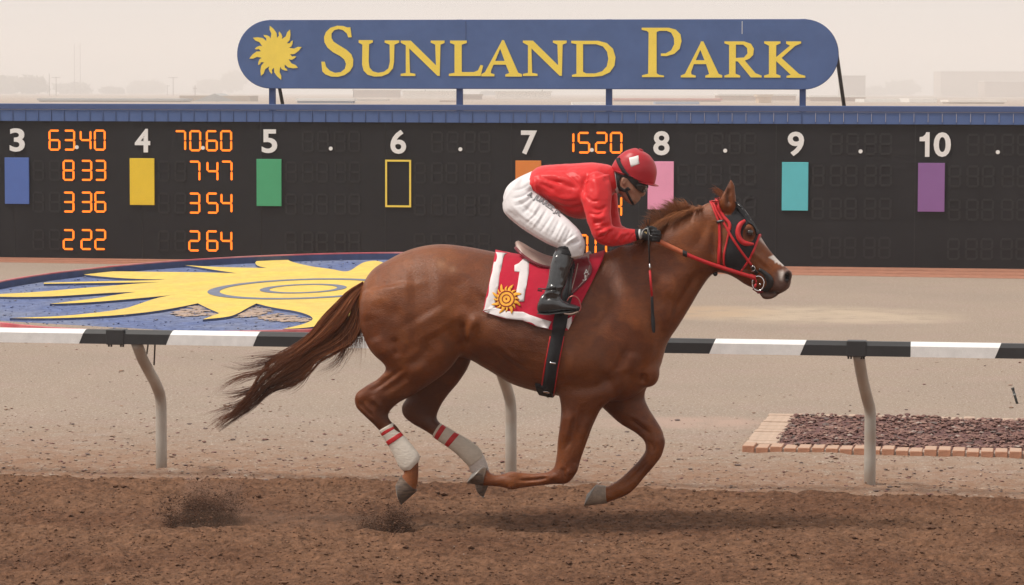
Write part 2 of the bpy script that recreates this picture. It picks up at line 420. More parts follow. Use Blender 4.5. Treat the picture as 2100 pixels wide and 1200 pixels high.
# brick kerb under the board
BRK = M('kerb_brick', (.36, .16, .10), rough=.9, var=.2, scale=9, bump=.004, bscale=60, stretch=(1, 1, 4))
kerb = thing('brick_kerb', (-7, BY - .5, 0), 'low red brick kerb along the foot of the black board', 'kerb')
ka, kb = onZ(0, 538), onZ(2100, 572)
ks = (kb[1] - ka[1]) / (kb[0] - ka[0])
for i in range(3):
    V = []
    for x in (-20., 6.):
        yf = ka[1] + ks * (x - ka[0]); y0 = yf + (BY - yf) * i / 3; y1 = yf + (BY - yf) * (i + 1) / 3 - .012
        for y, z in ((y0, -.04), (y0, .004 + .004 * i), (y1, .004 + .004 * i), (y1, -.04)): V.append((x, y, z))
    mk('brick_course', V, [(0, 1, 5, 4), (1, 2, 6, 5), (2, 3, 7, 6), (3, 2, 1, 0), (4, 5, 6, 7)], BRK, kerb)

# runner numbers, colour patches, seven-segment lamps -- laid out once in metres, one column per runner
dots = {3: 159, 4: 417, 5: 680, 6: 942, 7: 1210, 8: 1484, 9: 1766, 10: 2050}
dv = {3: 302, 4: 303, 5: 306, 6: 308, 7: 309, 8: 311, 9: 314, 10: 316}
FY = BY - .006
ref = onY(159, 302, FY)
DX = {c: onY(dots[c], dv[c], FY)[0] for c in dots}
sl = np.polyfit(list(DX), [DX[c] for c in DX], 1)
DX = {c: float(np.polyval(sl, c)) for c in range(1, 12)}
def off(u, v):
    p = onY(u, v, FY); return p[0] - ref[0], p[2]
SEG = {'0': 'abcdef', '1': 'bc', '2': 'abged', '3': 'abgcd', '4': 'fgbc', '5': 'afgcd', '6': 'afgedc', '7': 'abc', '8': 'abcdefg'}
dw, dh = off(125, 300)[0] - off(101, 300)[0], off(100, 266)[1] - off(100, 309)[1]
def segmesh(segs, t, gap):
    mb = MB(); h = t / 2
    def seg(cx, cz, L, horiz):
        pts = [(-L / 2, 0), (-L / 2 + h * .8, h), (L / 2 - h * .8, h), (L / 2, 0), (L / 2 - h * .8, -h), (-L / 2 + h * .8, -h)]
        V = [((cx + a if horiz else cx + b), y, (cz + b if horiz else cz + a)) for y in (-.004, 0) for a, b in pts]
        F = [(0, 1, 2, 3, 4, 5), (11, 10, 9, 8, 7, 6)] + [(i, (i + 1) % 6, (i + 1) % 6 + 6, i + 6) for i in range(6)]
        if not horiz: F = [f[::-1] for f in F]
        mb.add(V, [f[::-1] for f in F])
    w2, h2 = dw / 2 - h, dh / 2 - h
    LH, LV = dw - t - gap, dh / 2 - h - gap
    for s in segs:
        {'a': lambda: seg(0, h2, LH, 1), 'g': lambda: seg(0, 0, LH, 1), 'd': lambda: seg(0, -h2, LH, 1), 'b': lambda: seg(w2, h2 / 2, LV, 0),
         'c': lambda: seg(w2, -h2 / 2, LV, 0), 'f': lambda: seg(-w2, h2 / 2, LV, 0), 'e': lambda: seg(-w2, -h2 / 2, LV, 0)}[s]()
    return mb
digit_src = {}
def digit(ch, x, z):
    key = ch or 'off'
    if key not in digit_src:
        m = segmesh(SEG[ch], .027, .008) if ch else segmesh('abcdefg', .028, .010)
        o = m.build('lit_digit' if ch else 'unlit_digit', LIT if ch else UNLIT, None); o.location = (x, FY + .002, z); digit_src[key] = adopt(o, board)
    else: inst(digit_src[key], 'lit_digit' if ch else 'unlit_digit', (x, FY + .002, z), board)
cells1 = [(113, 287.5), (143.5, 287.5), (177, 287.5), (206, 287.5)]
rows = [(cells1, 0)] + [([(80, y), (113.5, y), (142, y), (178.5, y), (207, y)], 1) for y in (349.5, 414.5, 491.5)]
show = {3: ('63.40', '833', '336', '222'), 4: ('70.60', '747', '354', '264'), 7: ('15.20', '', '    4', '  70 ')}
for c in range(2, 12):
    for ri, (cl, _) in enumerate(rows):
        s = show.get(c, ('', '', '', ''))[ri].replace('.', '')
        s = s.rjust(len(cl))
        for ch, (u, v) in zip(s, cl):
            dx, z = off(u, v); x = DX[c] + dx if c in DX else None
            digit(ch if ch != ' ' else None, x, z)
dot_src = None
colr = {3: (.075, .145, .43), 4: (.80, .56, .03), 5: (.06, .36, .17), 7: (.70, .22, .04), 8: (.80, .33, .50), 9: (.10, .50, .56), 10: (.24, .11, .31)}
cname = {3: 'blue', 4: 'yellow', 5: 'green', 7: 'orange', 8: 'pink', 9: 'turquoise', 10: 'purple'}
nz0, nz1 = off(0, 311)[1], off(0, 263)[1]
pz0, pz1 = off(0, 418)[1], off(0, 323)[1]
pxa, pxb = off(9, 0)[0], off(57, 0)[0]
for c in range(3, 11):
    p = (DX[c], FY + .003, off(159, 302)[1])
    if dot_src is None:
        V = [(.026 * cos(2 * pi * k / 20), y, .026 * sin(2 * pi * k / 20)) for y in (-.006, 0) for k in range(20)]
        F = [tuple(range(20)), tuple(range(39, 19, -1))] + [(k, k + 20, (k + 1) % 20 + 20, (k + 1) % 20) for k in range(20)]
        dot_src = mk('decimal_point', V, F, WHITE); dot_src.location = p; adopt(dot_src, board)
    else: inst(dot_src, 'decimal_point', p, board)
    G, T, B, mx = text2d(str(c), .022)
    if c == 10:
        one = [(.50, 0), (.76, 0), (.76, 1.0), (.56, 1.0), (.50, .90), (.36, .82), (.18, .80), (.18, .63), (.50, .63)]
        V1, T1, B1 = tri2d([(x_ * .5, y_) for x_, y_ in one]); G0, T0, B0, _ = text2d('0', .026)
        G0 = G0 * [.50, 1.0] + [.50, 0]; n1 = len(V1)
        G = np.vstack([V1, G0]); T = list(T1) + [tuple(i + n1 for i in t_) for t_ in T0]; B = list(B1) + [tuple(i + n1 for i in e_) for e_ in B0]
    nc = (pxa + pxb) / 2 + (.012 if c != 10 else .03); h = nz1 - nz0; w = (.208 if c != 10 else .43) * h / .31
    fr = np.array([(DX[c] + nc + (g[0] - .5) * w, FY - .012, nz0 + g[1] * h) for g in G]); bk = fr + [0, .014, 0]
    V, F = slab(fr, bk, T, B); mk('runner_number', V, F, WHITE, board)
    if c == 6:
        fw = .024
        mb = MB()
        a, b_, q0, q1 = DX[c] + pxa, DX[c] + pxb + .02, pz0, pz1
        mb.box(a, b_, FY - .012, FY + .004, q1 - fw, q1); mb.box(a, b_, FY - .012, FY + .004, q0, q0 + fw)
        mb.box(a, a + fw, FY - .012, FY + .004, q0 + fw, q1 - fw); mb.box(b_ - fw, b_, FY - .012, FY + .004, q0 + fw, q1 - fw)
        o = mb.build('colour_patch', YEL, board); o['label'] = 'hollow yellow outlined black colour patch under number six'
    else:
        o = MB().box(DX[c] + pxa, DX[c] + pxb + .012, FY - .022, FY + .004, pz0, pz1, .003).build('colour_patch', M('patch_' + cname[c], colr[c], rough=.55, var=.04, scale=5), board)
        o['label'] = cname[c] + ' saddlecloth colour patch on the board'

# ---- the sign on top
SY = BY + .12
sign = thing('park_sign', onY(1100, 215, SY), 'blue round-ended sign with yellow sun and yellow serif letters above the board', 'sign')
def sp(u, v): p = onY(u, v, SY); return p[0], p[2]
xl, zt = sp(487, 41); xr, zb = sp(1718, 184)
zt, zb = (sp(600, 41)[1] + sp(1600, 42)[1]) / 2, (sp(600, 180)[1] + sp(1600, 183)[1]) / 2
rad = (zt - zb) / 2; cz = (zt + zb) / 2
outl = [(xl + rad + rad * cos(t), cz + rad * sin(t)) for t in np.linspace(pi / 2, 3 * pi / 2, 28)] + [(xr - rad + rad * cos(t), cz + rad * sin(t)) for t in np.linspace(-pi / 2, pi / 2, 28)]
Vp, T, B = tri2d(outl)
fr = np.array([(p[0], SY, p[1]) for p in Vp]); V, F = slab(fr, fr + [0, .06, 0], T, B); mk('sign_board', V, F, BLUE, sign)
V, F = tube([(p[0], SY + .01, p[1]) for p in outl + outl[:1]], .010, 6, False); mk('edge_trim', V, F, BLUED, sign, True)
for u in (555, 940, 1247, 1645):
    x = sp(u, 200)[0]
    MB().box(x - .04, x + .04, SY + .062, SY + .14, ztop - .3, zt + .012, .004).build('post', BLUED, sign)
for (ua, va, ub, vb) in ((556, 90, 580, 216), (1715, 105, 1731, 217)):
    a = onY(ua, va, SY + .15); b_ = onY(ub, vb, SY + 1.0); b_[2] = min(b_[2], ztop)
    MB().tube([a, b_], .026, 8).build('brace', DARKSTEEL, sign)
for (u, y0, y1, wd) in ((955, 42, 82, .012), (1522, 42, 70, .007)):
    p0 = sp(u, y0); p1 = sp(u, y1)
    MB().box(p0[0] - wd / 2, p0[0] + wd / 2, SY - .003, SY + .01, p1[1], p0[1] - .01).build('sheet_joint', WHITE if u > 1500 else BLUED, sign)
def letter(pts, holes, conv, dx=0):
    P_ = [conv(*p) for p in pts]; H_ = [[conv(*p) for p in h] for h in holes]
    P_ = [sp(u + dx, v) for u, v in P_]; H_ = [[sp(u + dx, v) for u, v in h] for h in H_]
    Vp, T, B = tri2d(P_, H_)
    fr = np.array([(p[0], SY - .009, p[1]) for p in Vp]); V, F = slab(fr, fr + [0, .011, 0], T, B)
    return mk('sign_letter', V, F, YEL, sign)
c5 = lambda x, y: (460 + x / 3.281, 20 + y / 3.281)
c6 = lambda x, y: (1100 + x / 3.182, 20 + y / 3.182)
Sg = [(848, 118), (858, 185), (835, 187), (825, 160), (800, 138), (770, 130), (740, 138), (722, 160), (722, 190), (735, 215), (770, 238), (820, 268), (855, 300), (868, 335), (866, 380), (845, 415), (810, 440), (765, 452), (720, 450), (680, 435), (660, 415), (654, 350), (676, 350), (686, 385), (710, 410), (745, 425), (785, 420), (812, 398), (820, 365), (808, 335), (780, 312), (730, 285), (695, 255), (675, 220), (672, 185), (685, 150), (715, 122), (760, 108), (800, 110), (830, 120)]
Ug = [(905, 205), (1000, 205), (1000, 220), (975, 232), (972, 350), (978, 390), (1000, 415), (1035, 425), (1075, 418), (1105, 395), (1115, 350), (1113, 235), (1080, 222), (1080, 207), (1177, 207), (1177, 222), (1145, 235), (1143, 350), (1135, 395), (1105, 430), (1060, 448), (1010, 450), (965, 438), (938, 410), (928, 370), (930, 235), (905, 222)]
Ng = [(1188, 208), (1255, 208), (1425, 375), (1420, 235), (1390, 222), (1390, 208), (1482, 208), (1482, 224), (1455, 235), (1450, 445), (1435, 445), (1245, 260), (1250, 425), (1286, 432), (1286, 446), (1188, 446), (1188, 432), (1222, 425), (1222, 240), (1188, 222)]
Lg = [(1520, 208), (1632, 208), (1632, 224), (1598, 235), (1598, 420), (1680, 420), (1708, 408), (1725, 372), (1742, 376), (1725, 446), (1512, 446), (1512, 432), (1550, 424), (1550, 235), (1520, 224)]
Ag = [(1870, 205), (1882, 205), (1978, 425), (2003, 434), (2003, 450), (1892, 450), (1892, 436), (1918, 426), (1895, 370), (1812, 370), (1795, 410), (1795, 428), (1818, 434), (1818, 448), (1730, 448), (1730, 434), (1755, 420), (1860, 225)]
Dg = [(228, 203), (405, 203), (460, 218), (500, 255), (517, 310), (510, 365), (480, 408), (430, 432), (370, 438), (233, 438), (233, 426), (262, 418), (262, 225), (228, 218)]
Dh = [(305, 225), (390, 225), (435, 240), (462, 275), (470, 320), (460, 370), (430, 402), (385, 416), (325, 416), (305, 405)]
Pg = [(688, 118), (865, 118), (910, 130), (940, 160), (948, 205), (935, 255), (900, 288), (850, 303), (813, 302), (813, 286), (845, 285), (880, 265), (900, 225), (898, 185), (880, 150), (850, 138), (805, 138), (785, 145), (785, 415), (800, 425), (833, 430), (833, 440), (690, 440), (690, 428), (730, 418), (733, 150), (720, 138), (688, 132)]
A2 = [(1075, 207), (1090, 207), (1190, 420), (1213, 428), (1213, 443), (1103, 443), (1103, 430), (1128, 420), (1108, 355), (1028, 355), (1010, 405), (1012, 422), (1040, 430), (1040, 442), (943, 442), (943, 430), (970, 418), (1068, 225)]
Rg = [(1228, 207), (1355, 207), (1400, 222), (1420, 255), (1415, 295), (1390, 320), (1360, 332), (1430, 415), (1470, 430), (1470, 442), (1400, 442), (1315, 338), (1300, 336), (1300, 418), (1330, 430), (1330, 442), (1228, 442), (1228, 430), (1258, 420), (1258, 230), (1228, 220)]
Kg = [(1487, 207), (1593, 207), (1593, 220), (1565, 232), (1565, 310), (1655, 235), (1630, 222), (1630, 207), (1728, 207), (1728, 220), (1690, 235), (1600, 315), (1715, 420), (1755, 432), (1755, 444), (1633, 444), (1633, 432), (1660, 425), (1565, 335), (1565, 420), (1593, 430), (1593, 443), (1487, 443), (1487, 430), (1518, 420), (1518, 235), (1487, 220)]
letter(Sg, [], c5); letter(Ug, [], c5); letter(Ng, [], c5); letter(Lg, [], c5)
letter(Ag, [[(1857, 262), (1887, 345), (1823, 345)]], c5); letter(Ng, [], c5, 250.5); letter(Dg, [Dh], c6); letter(Pg, [], c6)
letter(A2, [[(1070, 262), (1098, 330), (1040, 330)]], c6); letter(Rg, [[(1302, 228), (1350, 228), (1375, 250), (1378, 285), (1355, 312), (1302, 315)]], c6); letter(Kg, [], c6)
def sunshape(cx, cy, rb, r1, r2, n, turn=0.0, ph=0.0, sy=1.0):
    """wavy flame rays, long and short in turn"""
    pts = []
    for k in range(2 * n):
        a0 = 2 * pi * k / (2 * n) + ph; R_ = r1 if k % 2 == 0 else r2; hw = pi / (2 * n) * (1.12 if k % 2 == 0 else .8)
        for (fr_, da) in ((0, -hw), (.35, -hw * .62 - turn * .5), (.7, -hw * .15 - turn * .1), (1, turn), (.7, hw * .45 + turn * .35), (.35, hw * .55 - turn * .35), (0, hw * .95)):
            rr = rb + (R_ - rb) * fr_; pts.append((cx + rr * cos(a0 + da), cy + sy * rr * sin(a0 + da)))
    return pts
sc, sz = sp(*c5(345, 290)); ur = abs(sp(*c5(445, 290))[0] - sc)
Vp, T, B = tri2d(sunshape(sc, sz, ur * 1.0, ur * 1.80, ur * 1.42, 8, .09, .12))
fr = np.array([(p[0], SY - .009, p[1]) for p in Vp]); V, F = slab(fr, fr + [0, .011, 0], T, B); mk('sun_emblem', V, F, YEL, sign)
# ================================================================== sun medallion on its sloped bed
MC = onP(622, 600, (0, 31.6, .165), np.array([0, 0, 1.0]))
c_d = np.array([MC[0], MC[1], .165])
tilt, side = radians(2.75), radians(1.2)
mn = np.array([-sin(side), -sin(tilt), 1.0]); mn /= np.linalg.norm(mn)
ex = np.array([1, 0, 0]) - mn * mn[0]; ex /= np.linalg.norm(ex); ey = np.cross(mn, ex)
MR = 3.68; DC = (.05, -.26)
def md(u, v):
    p = onP(u, v, c_d, mn) - c_d; return float(p @ ex), float(p @ ey)
def m3(x, y, h=0.0): return c_d + ex * x + ey * y + mn * h
med = thing('sun_medallion', (c_d[0], c_d[1], 0), 'large sloping blue gravel disc with raised yellow sun lying before the board', 'medallion')
MBLUE = M('blue_gravel', (.125, .160, .300), rough=.95, var=.35, scale=14, bump=.02, bscale=30, spec=.1, col2=(.185, .210, .31), scale2=1.3)
MYEL = M('yellow_slab', (.72, .52, .125), rough=.9, var=.12, scale=9, bump=.006, bscale=40, spec=.15, col2=(.66, .48, .14), scale2=2.2)
MNAVY = M('navy_edging', (.045, .065, .145), rough=.7, var=.2, scale=9)
MGREY = M('ring_grey', (.16, .18, .245), rough=.9, var=.2, scale=20)
RIM = M('red_rim', (.50, .10, .12), rough=.8, var=.2, scale=6, col2=(.55, .22, .22), scale2=2)
SPILL = M('spilled_sand', (.46, .34, .265), rough=.95, var=.2, scale=20, spec=.1)
n = 96
V = [m3(*DC, 0)] + [m3(DC[0] + MR * k / 8 * cos(2 * pi * j / n), DC[1] + MR * k / 8 * sin(2 * pi * j / n)) for k in range(1, 9) for j in range(n)]
F = [(0, 1 + j, 1 + (j + 1) % n) for j in range(n)] + [(1 + (k - 1) * n + j, 1 + k * n + j, 1 + k * n + (j + 1) % n, 1 + (k - 1) * n + (j + 1) % n) for k in range(1, 8) for j in range(n)]
b0 = len(V)
for j in range(n):
    p = V[1 + 7 * n + j].copy(); p[2] = -.2; V.append(p)
F += [(1 + 7 * n + j, b0 + j, b0 + (j + 1) % n, 1 + 7 * n + (j + 1) % n) for j in range(n)]
mk('gravel_bed', V, F, MBLUE, med)
# rim: navy inner upstand at the back and a red painted top
def ringband(r0, r1, h0, h1, mat, name):
    V = []; F = []
    for j in range(n):
        a = 2 * pi * j / n
        for (r_, h) in ((r0, h0), (r0, h1), (r1, h1), (r1, min(h0, h1 - .03) - .03)): V.append(m3(DC[0] + r_ * cos(a), DC[1] + r_ * sin(a), h))
    for j in range(n):
        for q in range(3): F.append((j * 4 + q, ((j + 1) % n) * 4 + q, ((j + 1) % n) * 4 + q + 1, j * 4 + q + 1))
    return mk(name, V, F, mat, med)
ringband(MR - .01, MR + .035, -.05, .07, MNAVY, 'rim_wall')
ringband(MR - .002, MR + .042, .0705, .083, RIM, 'rim_top')
V = []; F = []
for j in range(n):
    a = 2 * pi * j / n
    V.append(m3(DC[0] + (MR + .03) * cos(a), DC[1] + (MR + .03) * sin(a), .045)); p_ = m3(DC[0] + (MR + .34) * cos(a), DC[1] + (MR + .34) * sin(a)); V.append((p_[0], p_[1], -.03))
F = [(2 * j, 2 * j + 1, 2 * ((j + 1) % n) + 1, 2 * ((j + 1) % n)) for j in range(n)]
mk('embankment', V, F, SAND, med, True)
zc = lambda x, y: md(x / 2.5, 500 + y / 2.5)
sunp = [(1935, 95), (1870, 102), (1830, 125), (1800, 148), (1765, 155), (1700, 140), (1600, 128), (1520, 110), (1475, 95), (1480, 82), (1590, 70), (1500, 72), (1400, 75), (1335, 90), (1305, 105), (1320, 125), (1370, 135),
        (1200, 132), (1050, 127), (945, 120), (1000, 128), (1100, 145), (1215, 162), (1050, 157), (800, 155), (600, 152), (470, 153), (405, 145), (350, 155), (400, 165), (520, 180), (700, 192), (850, 194), (800, 198), (500, 204),
        (225, 211), (225, 216), (500, 212), (825, 208), (700, 215), (400, 240), (150, 262), (0, 268), (-60, 276), (0, 285), (250, 283), (430, 272), (560, 263), (700, 258), (600, 272), (500, 290), (380, 305), (255, 320), (420, 315), (640, 298),
        (880, 275), (800, 290), (700, 325), (640, 345), (500, 365), (300, 385), (50, 393), (300, 395), (600, 380), (800, 358), (930, 335), (1015, 317), (1060, 340), (1125, 368), (1040, 400), (1170, 388), (1220, 370), (1270, 340), (1315, 318), (1400, 340),
        (1540, 360), (1620, 395), (1560, 425), (1450, 450), (1520, 447), (1600, 440), (1700, 420), (1800, 395), (2000, 402), (2200, 415), (2150, 380), (2500, 365), (2800, 330), (2400, 300), (2950, 270), (2500, 250), (2900, 205), (2400, 190), (2650, 140), (2200, 150), (2300, 100), (2050, 130), (1990, 118)]
def rounded(P_, it=2):
    for _ in range(it):
        Q_ = []
        for i_ in range(len(P_)):
            a_, b_, c_ = (np.array(P_[i_ - 1]), np.array(P_[i_]), np.array(P_[(i_ + 1) % len(P_)]))
            e0_, e1_ = (a_ - b_) * [1, 3.2], (c_ - b_) * [1, 3.2]; ca_ = e0_ @ e1_ / (np.linalg.norm(e0_) * np.linalg.norm(e1_) + 1e-9)
            if ca_ < -.25: Q_ += [tuple(b_ + (a_ - b_) * .25), tuple(b_ + (c_ - b_) * .25)]
            else: Q_.append(tuple(b_))
        P_ = Q_
    return P_
poly = [zc(*p) for p in rounded(sunp)]
Vp, T, B = tri2d(poly)
top = np.array([m3(x, y, .024) for x, y in Vp]); bot = np.array([m3(x, y, -.02) for x, y in Vp])
N_ = len(top); mk('sun_slab', list(top), T, MYEL, med)
mk('slab_edging', list(top - mn * .001) + list(bot), [(e[1], e[0], e[0] + N_, e[1] + N_) for e in B], MNAVY, med)
rc = md(622, 597)
sc1 = abs(md(811, 597)[0] - rc[0]); k1 = sc1 / 189
for ro, ri in ((189, 165), (86, 67)):
    V = []; F = []
    for j in range(64):
        a = 2 * pi * j / 64
        for r_ in (ri, ro): V.append(m3(rc[0] + r_ * k1 * cos(a), rc[1] + r_ * k1 * sin(a), .028))
    F = [(2 * j, 2 * j + 1, 2 * ((j + 1) % 64) + 1, 2 * ((j + 1) % 64)) for j in range(64)]
    mk('sun_ring', V, F, MGREY, med)
for pl in ([(1015, 322), (1050, 335), (1120, 366), (1090, 372), (960, 375), (880, 368), (930, 345)], [(1320, 322), (1390, 345), (1300, 372), (1220, 378), (1270, 350)], [(1400, 352), (1600, 390), (1560, 402), (1400, 395), (1330, 380)]):
    Q = np.array([zc(*p) for p in pl]); cq = Q.mean(0); r5 = np.random.default_rng(len(pl)); k5 = 150
    t5 = r5.uniform(0, 1, k5) ** .5; i5 = r5.integers(0, len(Q), k5); w5 = r5.uniform(0, 1, (k5, 1)); edge5 = Q[i5] * (1 - w5) + Q[(i5 + 1) % len(Q)] * w5
    P5 = cq + (edge5 - cq) * t5[:, None] + r5.normal(0, .03, (k5, 2)); P5 = np.array([m3(x, y, .004) for x, y in P5])
    c5_ = np.array([(.42, .31, .24), (.38, .29, .24), (.33, .27, .25)])[r5.integers(0, 3, k5)]
    adopt(lumps('spilled_sand', P5, np.clip(np.exp(r5.normal(-3.5, .5, k5)), .01, .07), c5_, LUMP, .16, 14), med)
rr = np.random.default_rng(11); a = rr.uniform(0, 2 * pi, 1500); q = MR * np.sqrt(rr.uniform(0, 1, 1500)) * .98
P = np.array([m3(x, y, .008) for x, y in zip(DC[0] + q * np.cos(a), DC[1] + q * np.sin(a))])
o = lumps('gravel', P, np.clip(np.exp(rr.normal(-4.7, .35, 1500)), .005, .02), np.array([(.11, .145, .28), (.15, .18, .31), (.12, .15, .26), (.22, .22, .27)])[rr.integers(0, 4, 1500)], LUMP, .5, 8)
adopt(o, med)

# ================================================================== running rail
RY = onZ(1050, 978)[1] - .45
RWHITE = M('rail_white', (.82, .81, .79), rough=.45, var=.09, scale=16, spec=.5)
RBLACK = M('rail_black', (.028, .028, .030), rough=.42, var=.15, scale=9, spec=.5)
GALV = M('post_galvanised', (.42, .385, .34), rough=.5, var=.12, scale=10, spec=.5, col2=(.33, .27, .22), scale2=5)
rz = np.mean([onY(300, 690, RY)[2], onY(1050, 701, RY)[2], onY(2000, 722, RY)[2]])
rail = thing('running_rail', (-3, RY, 0), 'black and white banded running rail on gooseneck posts beside the track', 'rail')
HH, HD = .041, .040
prof = [(-HD, -HH), (HD, -HH), (HD, HH * .55), (HD * .55, HH), (-HD * .35, HH), (-HD, HH * .45)]
def section(xa, xb, ca, cb, mat):
    V = []
    for x, c in ((xa, ca), (xb, cb)):
        for y, z in prof: V.append((x + c * z, RY + y, rz + z))
    k = len(prof)
    F = [tuple(range(k)), tuple(range(2 * k - 1, k - 1, -1))] + [(i, i + k, (i + 1) % k + k, (i + 1) % k) for i in range(k)]
    return mk('rail_section', V, F, mat, rail)
rx = lambda u: onY(u, 700, RY)[0]
bounds = [-560, -385, -190, -5 + 0, 172, 350, 528, 722, 905, 1090, 1280, 1462, 1648, 1868, 2047, 2230, 2420, 2600]
bounds[3] = -8
cols_ = [RBLACK if i % 2 == 0 else RWHITE for i in range(len(bounds))]
# 172..350 is black
st = 4
for i in range(len(bounds) - 1):
    m = RBLACK if (i - st) % 2 == 0 else RWHITE
    ca = 0.0 if bounds[i] == 1868 else .42; cb = 0.0 if bounds[i + 1] == 1868 else .42
    section(rx(bounds[i]) + .0005, rx(bounds[i + 1]) - .0005, ca, cb, m)
for s_, e_ in ((-40, rx(-560)), (rx(2600), 30)):
    section(s_, e_, 0, 0, RWHITE)
def post(u, v, k=1.0):
    b = onZ(u, v); x = b[0]; y = b[1] if True else RY + .45
    y = RY + .45
    path = [(x, y, -.25), (x, y, .15), (x, y, .38), (x - .002, y - .012, .44), (x - .006 * k, y - .07, .505), (x - .012 * k, y - .2, .60), (x - .017 * k, y - .36, .715), (x - .02 * k, RY, rz - HH + .012)]
    q = smoothline(path[2:], 16)
    P_ = [path[0], path[1]] + [tuple(a_) for a_ in q]
    return MB().tube(P_, .0335, 16).build('post', GALV, rail, True), x
for u, v in ((332, 961), (1045, 980), (1781, 1001)):
    o, x = post(u, v, 2.4 if u > 1700 else 1.0)
for k in (-2, -1, 3, 4):
    xx = onZ(332, 961)[0] + 2.115 * k; u, v = proj(np.array([[xx, RY + .45, 0]])); post(float(u[0]), float(v[0]))
# brackets and joint sleeves
for u in (240, 1757):
    x = rx(u)
    MB().box(x - .055, x + .055, RY - HD - .005, RY + HD + .004, rz - HH - .004, rz + HH + .004, .004).build('joint_sleeve', RBLACK, rail)
    for dx in (-.045, -.03, .028, .042):
        MB().tube([(x + dx, RY - .015, rz - HH - .018), (x + dx, RY - .015, rz - HH)], .006, 6).build('bolt', DARKSTEEL, rail)
for (ua, va, ub, vb) in ((304, 704, 301, 726), (318, 704, 316, 748)):
    MB().tube([onY(ua, va, RY + .02), onY(ub, vb, RY + .2)], .005, 6).build('stay_rod', DARKSTEEL, rail)

# ================================================================== brick edged bed of lava rock
bl = onZ(1522, 926); bed = thing('rock_bed', (bl[0] + 1, bl[1] + .8, 0), 'brick edged bed filled with dark red lava rock behind the rail', 'planting bed')
BR1 = M('brick_face', (.40, .195, .12), rough=.9, var=.18, scale=25, bump=.003, bscale=120)
BR2 = M('brick_pale', (.47, .345, .265), rough=.9, var=.15, scale=25, bump=.003, bscale=120)
for m_ in (BR1,):
    nt = m_.node_tree; bs_ = nt.nodes['Principled BSDF']; old = bs_.inputs['Base Color'].links[0].from_socket
    ge = nt.nodes.new('ShaderNodeNewGeometry'); se = nt.nodes.new('ShaderNodeSeparateXYZ'); nt.links.new(ge.outputs['Normal'], se.inputs[0])
    mr_ = nt.nodes.new('ShaderNodeMapRange'); mr_.inputs['From Min'].default_value = .6; mr_.inputs['From Max'].default_value = .95; mr_.inputs['To Max'].default_value = .6; nt.links.new(se.outputs['Z'], mr_.inputs['Value'])
    mx_ = nt.nodes.new('ShaderNodeMix'); mx_.data_type = 'RGBA'; mx_.inputs['B'].default_value = (.50, .38, .29, 1); nt.links.new(old, mx_.inputs['A']); nt.links.new(mr_.outputs[0], mx_.inputs['Factor'])
    nt.links.new(mx_.outputs['Result'], bs_.inputs['Base Color'])     # upward brick faces mixed towards a pale tan
MORT = M('mortar', (.42, .33, .27), rough=.95, var=.15, scale=30)
bx0, by0 = bl[0], bl[1]; by1 = onZ(1700, 862)[1]
bw, bd, bh = .088, .20, .034
MB().box(bx0 - .001, bx0 + 5.5, by0 + .016, by0 + bd - .004, -.05, bh - .014).build('mortar_bed', MORT, bed)
MB().box(bx0 + .003, bx0 + .205, by0 + bd, by1, -.05, bh - .012).build('mortar_bed', MORT, bed)
srcs = []
rb = random.Random(2)
for j in range(3):
    o = MB().box(0, bw - .012, 0, bd, -.03, bh, .004).build('brick', BR1, None); o.location = (bx0 + bw * j, by0 + rb.uniform(-.006, .006), rb.uniform(-.006, .004)); srcs.append(adopt(o, bed))
for j in range(3, 62):
    inst(rb.choice(srcs), 'brick', (bx0 + bw * j, by0 + rb.uniform(-.008, .008), rb.uniform(-.010, .004)), bed)
side_src = MB().box(0, .20, 0, bw - .010, -.03, bh, .004).build('brick', BR2, None); side_src.location = (bx0 + .002, by0 + bd + .004, 0); adopt(side_src, bed)
y = by0 + bd + .004 + bw
while y < by1:
    inst(side_src, 'brick', (bx0 + .002 + rb.uniform(-.006, .006), y, rb.uniform(-.006, .003)), bed); y += bw
back_src = MB().box(0, bw - .012, 0, .10, -.03, bh, .004).build('brick', BR2, None); back_src.location = (bx0 + .205, by1, 0); adopt(back_src, bed)
for j in range(1, 56): inst(back_src, 'brick', (bx0 + .205 + bw * j, by1 + rb.uniform(-.006, .006), rb.uniform(-.008, .003)), bed)
rr = np.random.default_rng(12); n_ = 8000
P = np.stack([rr.uniform(bx0 + .18, bx0 + 4.4, n_), rr.uniform(by0 + bd - .02, by1 + .03, n_), np.zeros(n_)], 1)
S = np.clip(np.exp(rr.normal(-4.25, .36, n_)), .006, .026); P[:, 2] = .014 + rr.uniform(0, .026, n_) + .02 * fbm(P[:, 0] * 3, P[:, 1] * 3, 3, 2)
pal = np.array([(.19, .105, .09), (.225, .13, .11), (.145, .083, .075), (.27, .17, .14), (.165, .125, .115), (.34, .27, .235)])
o = lumps('lava_rock', P, S, pal[rr.choice(6, n_, p=[.3, .26, .2, .14, .07, .03])], LUMP, .55, 9); adopt(o, bed)
MB().box(bx0 + .2, bx0 + 5.4, by0 + bd - .01, by1 + .005, -.05, .022).build('bed_soil', M('bed_soil', (.13, .06, .055), rough=.95, var=.3, scale=25), bed)
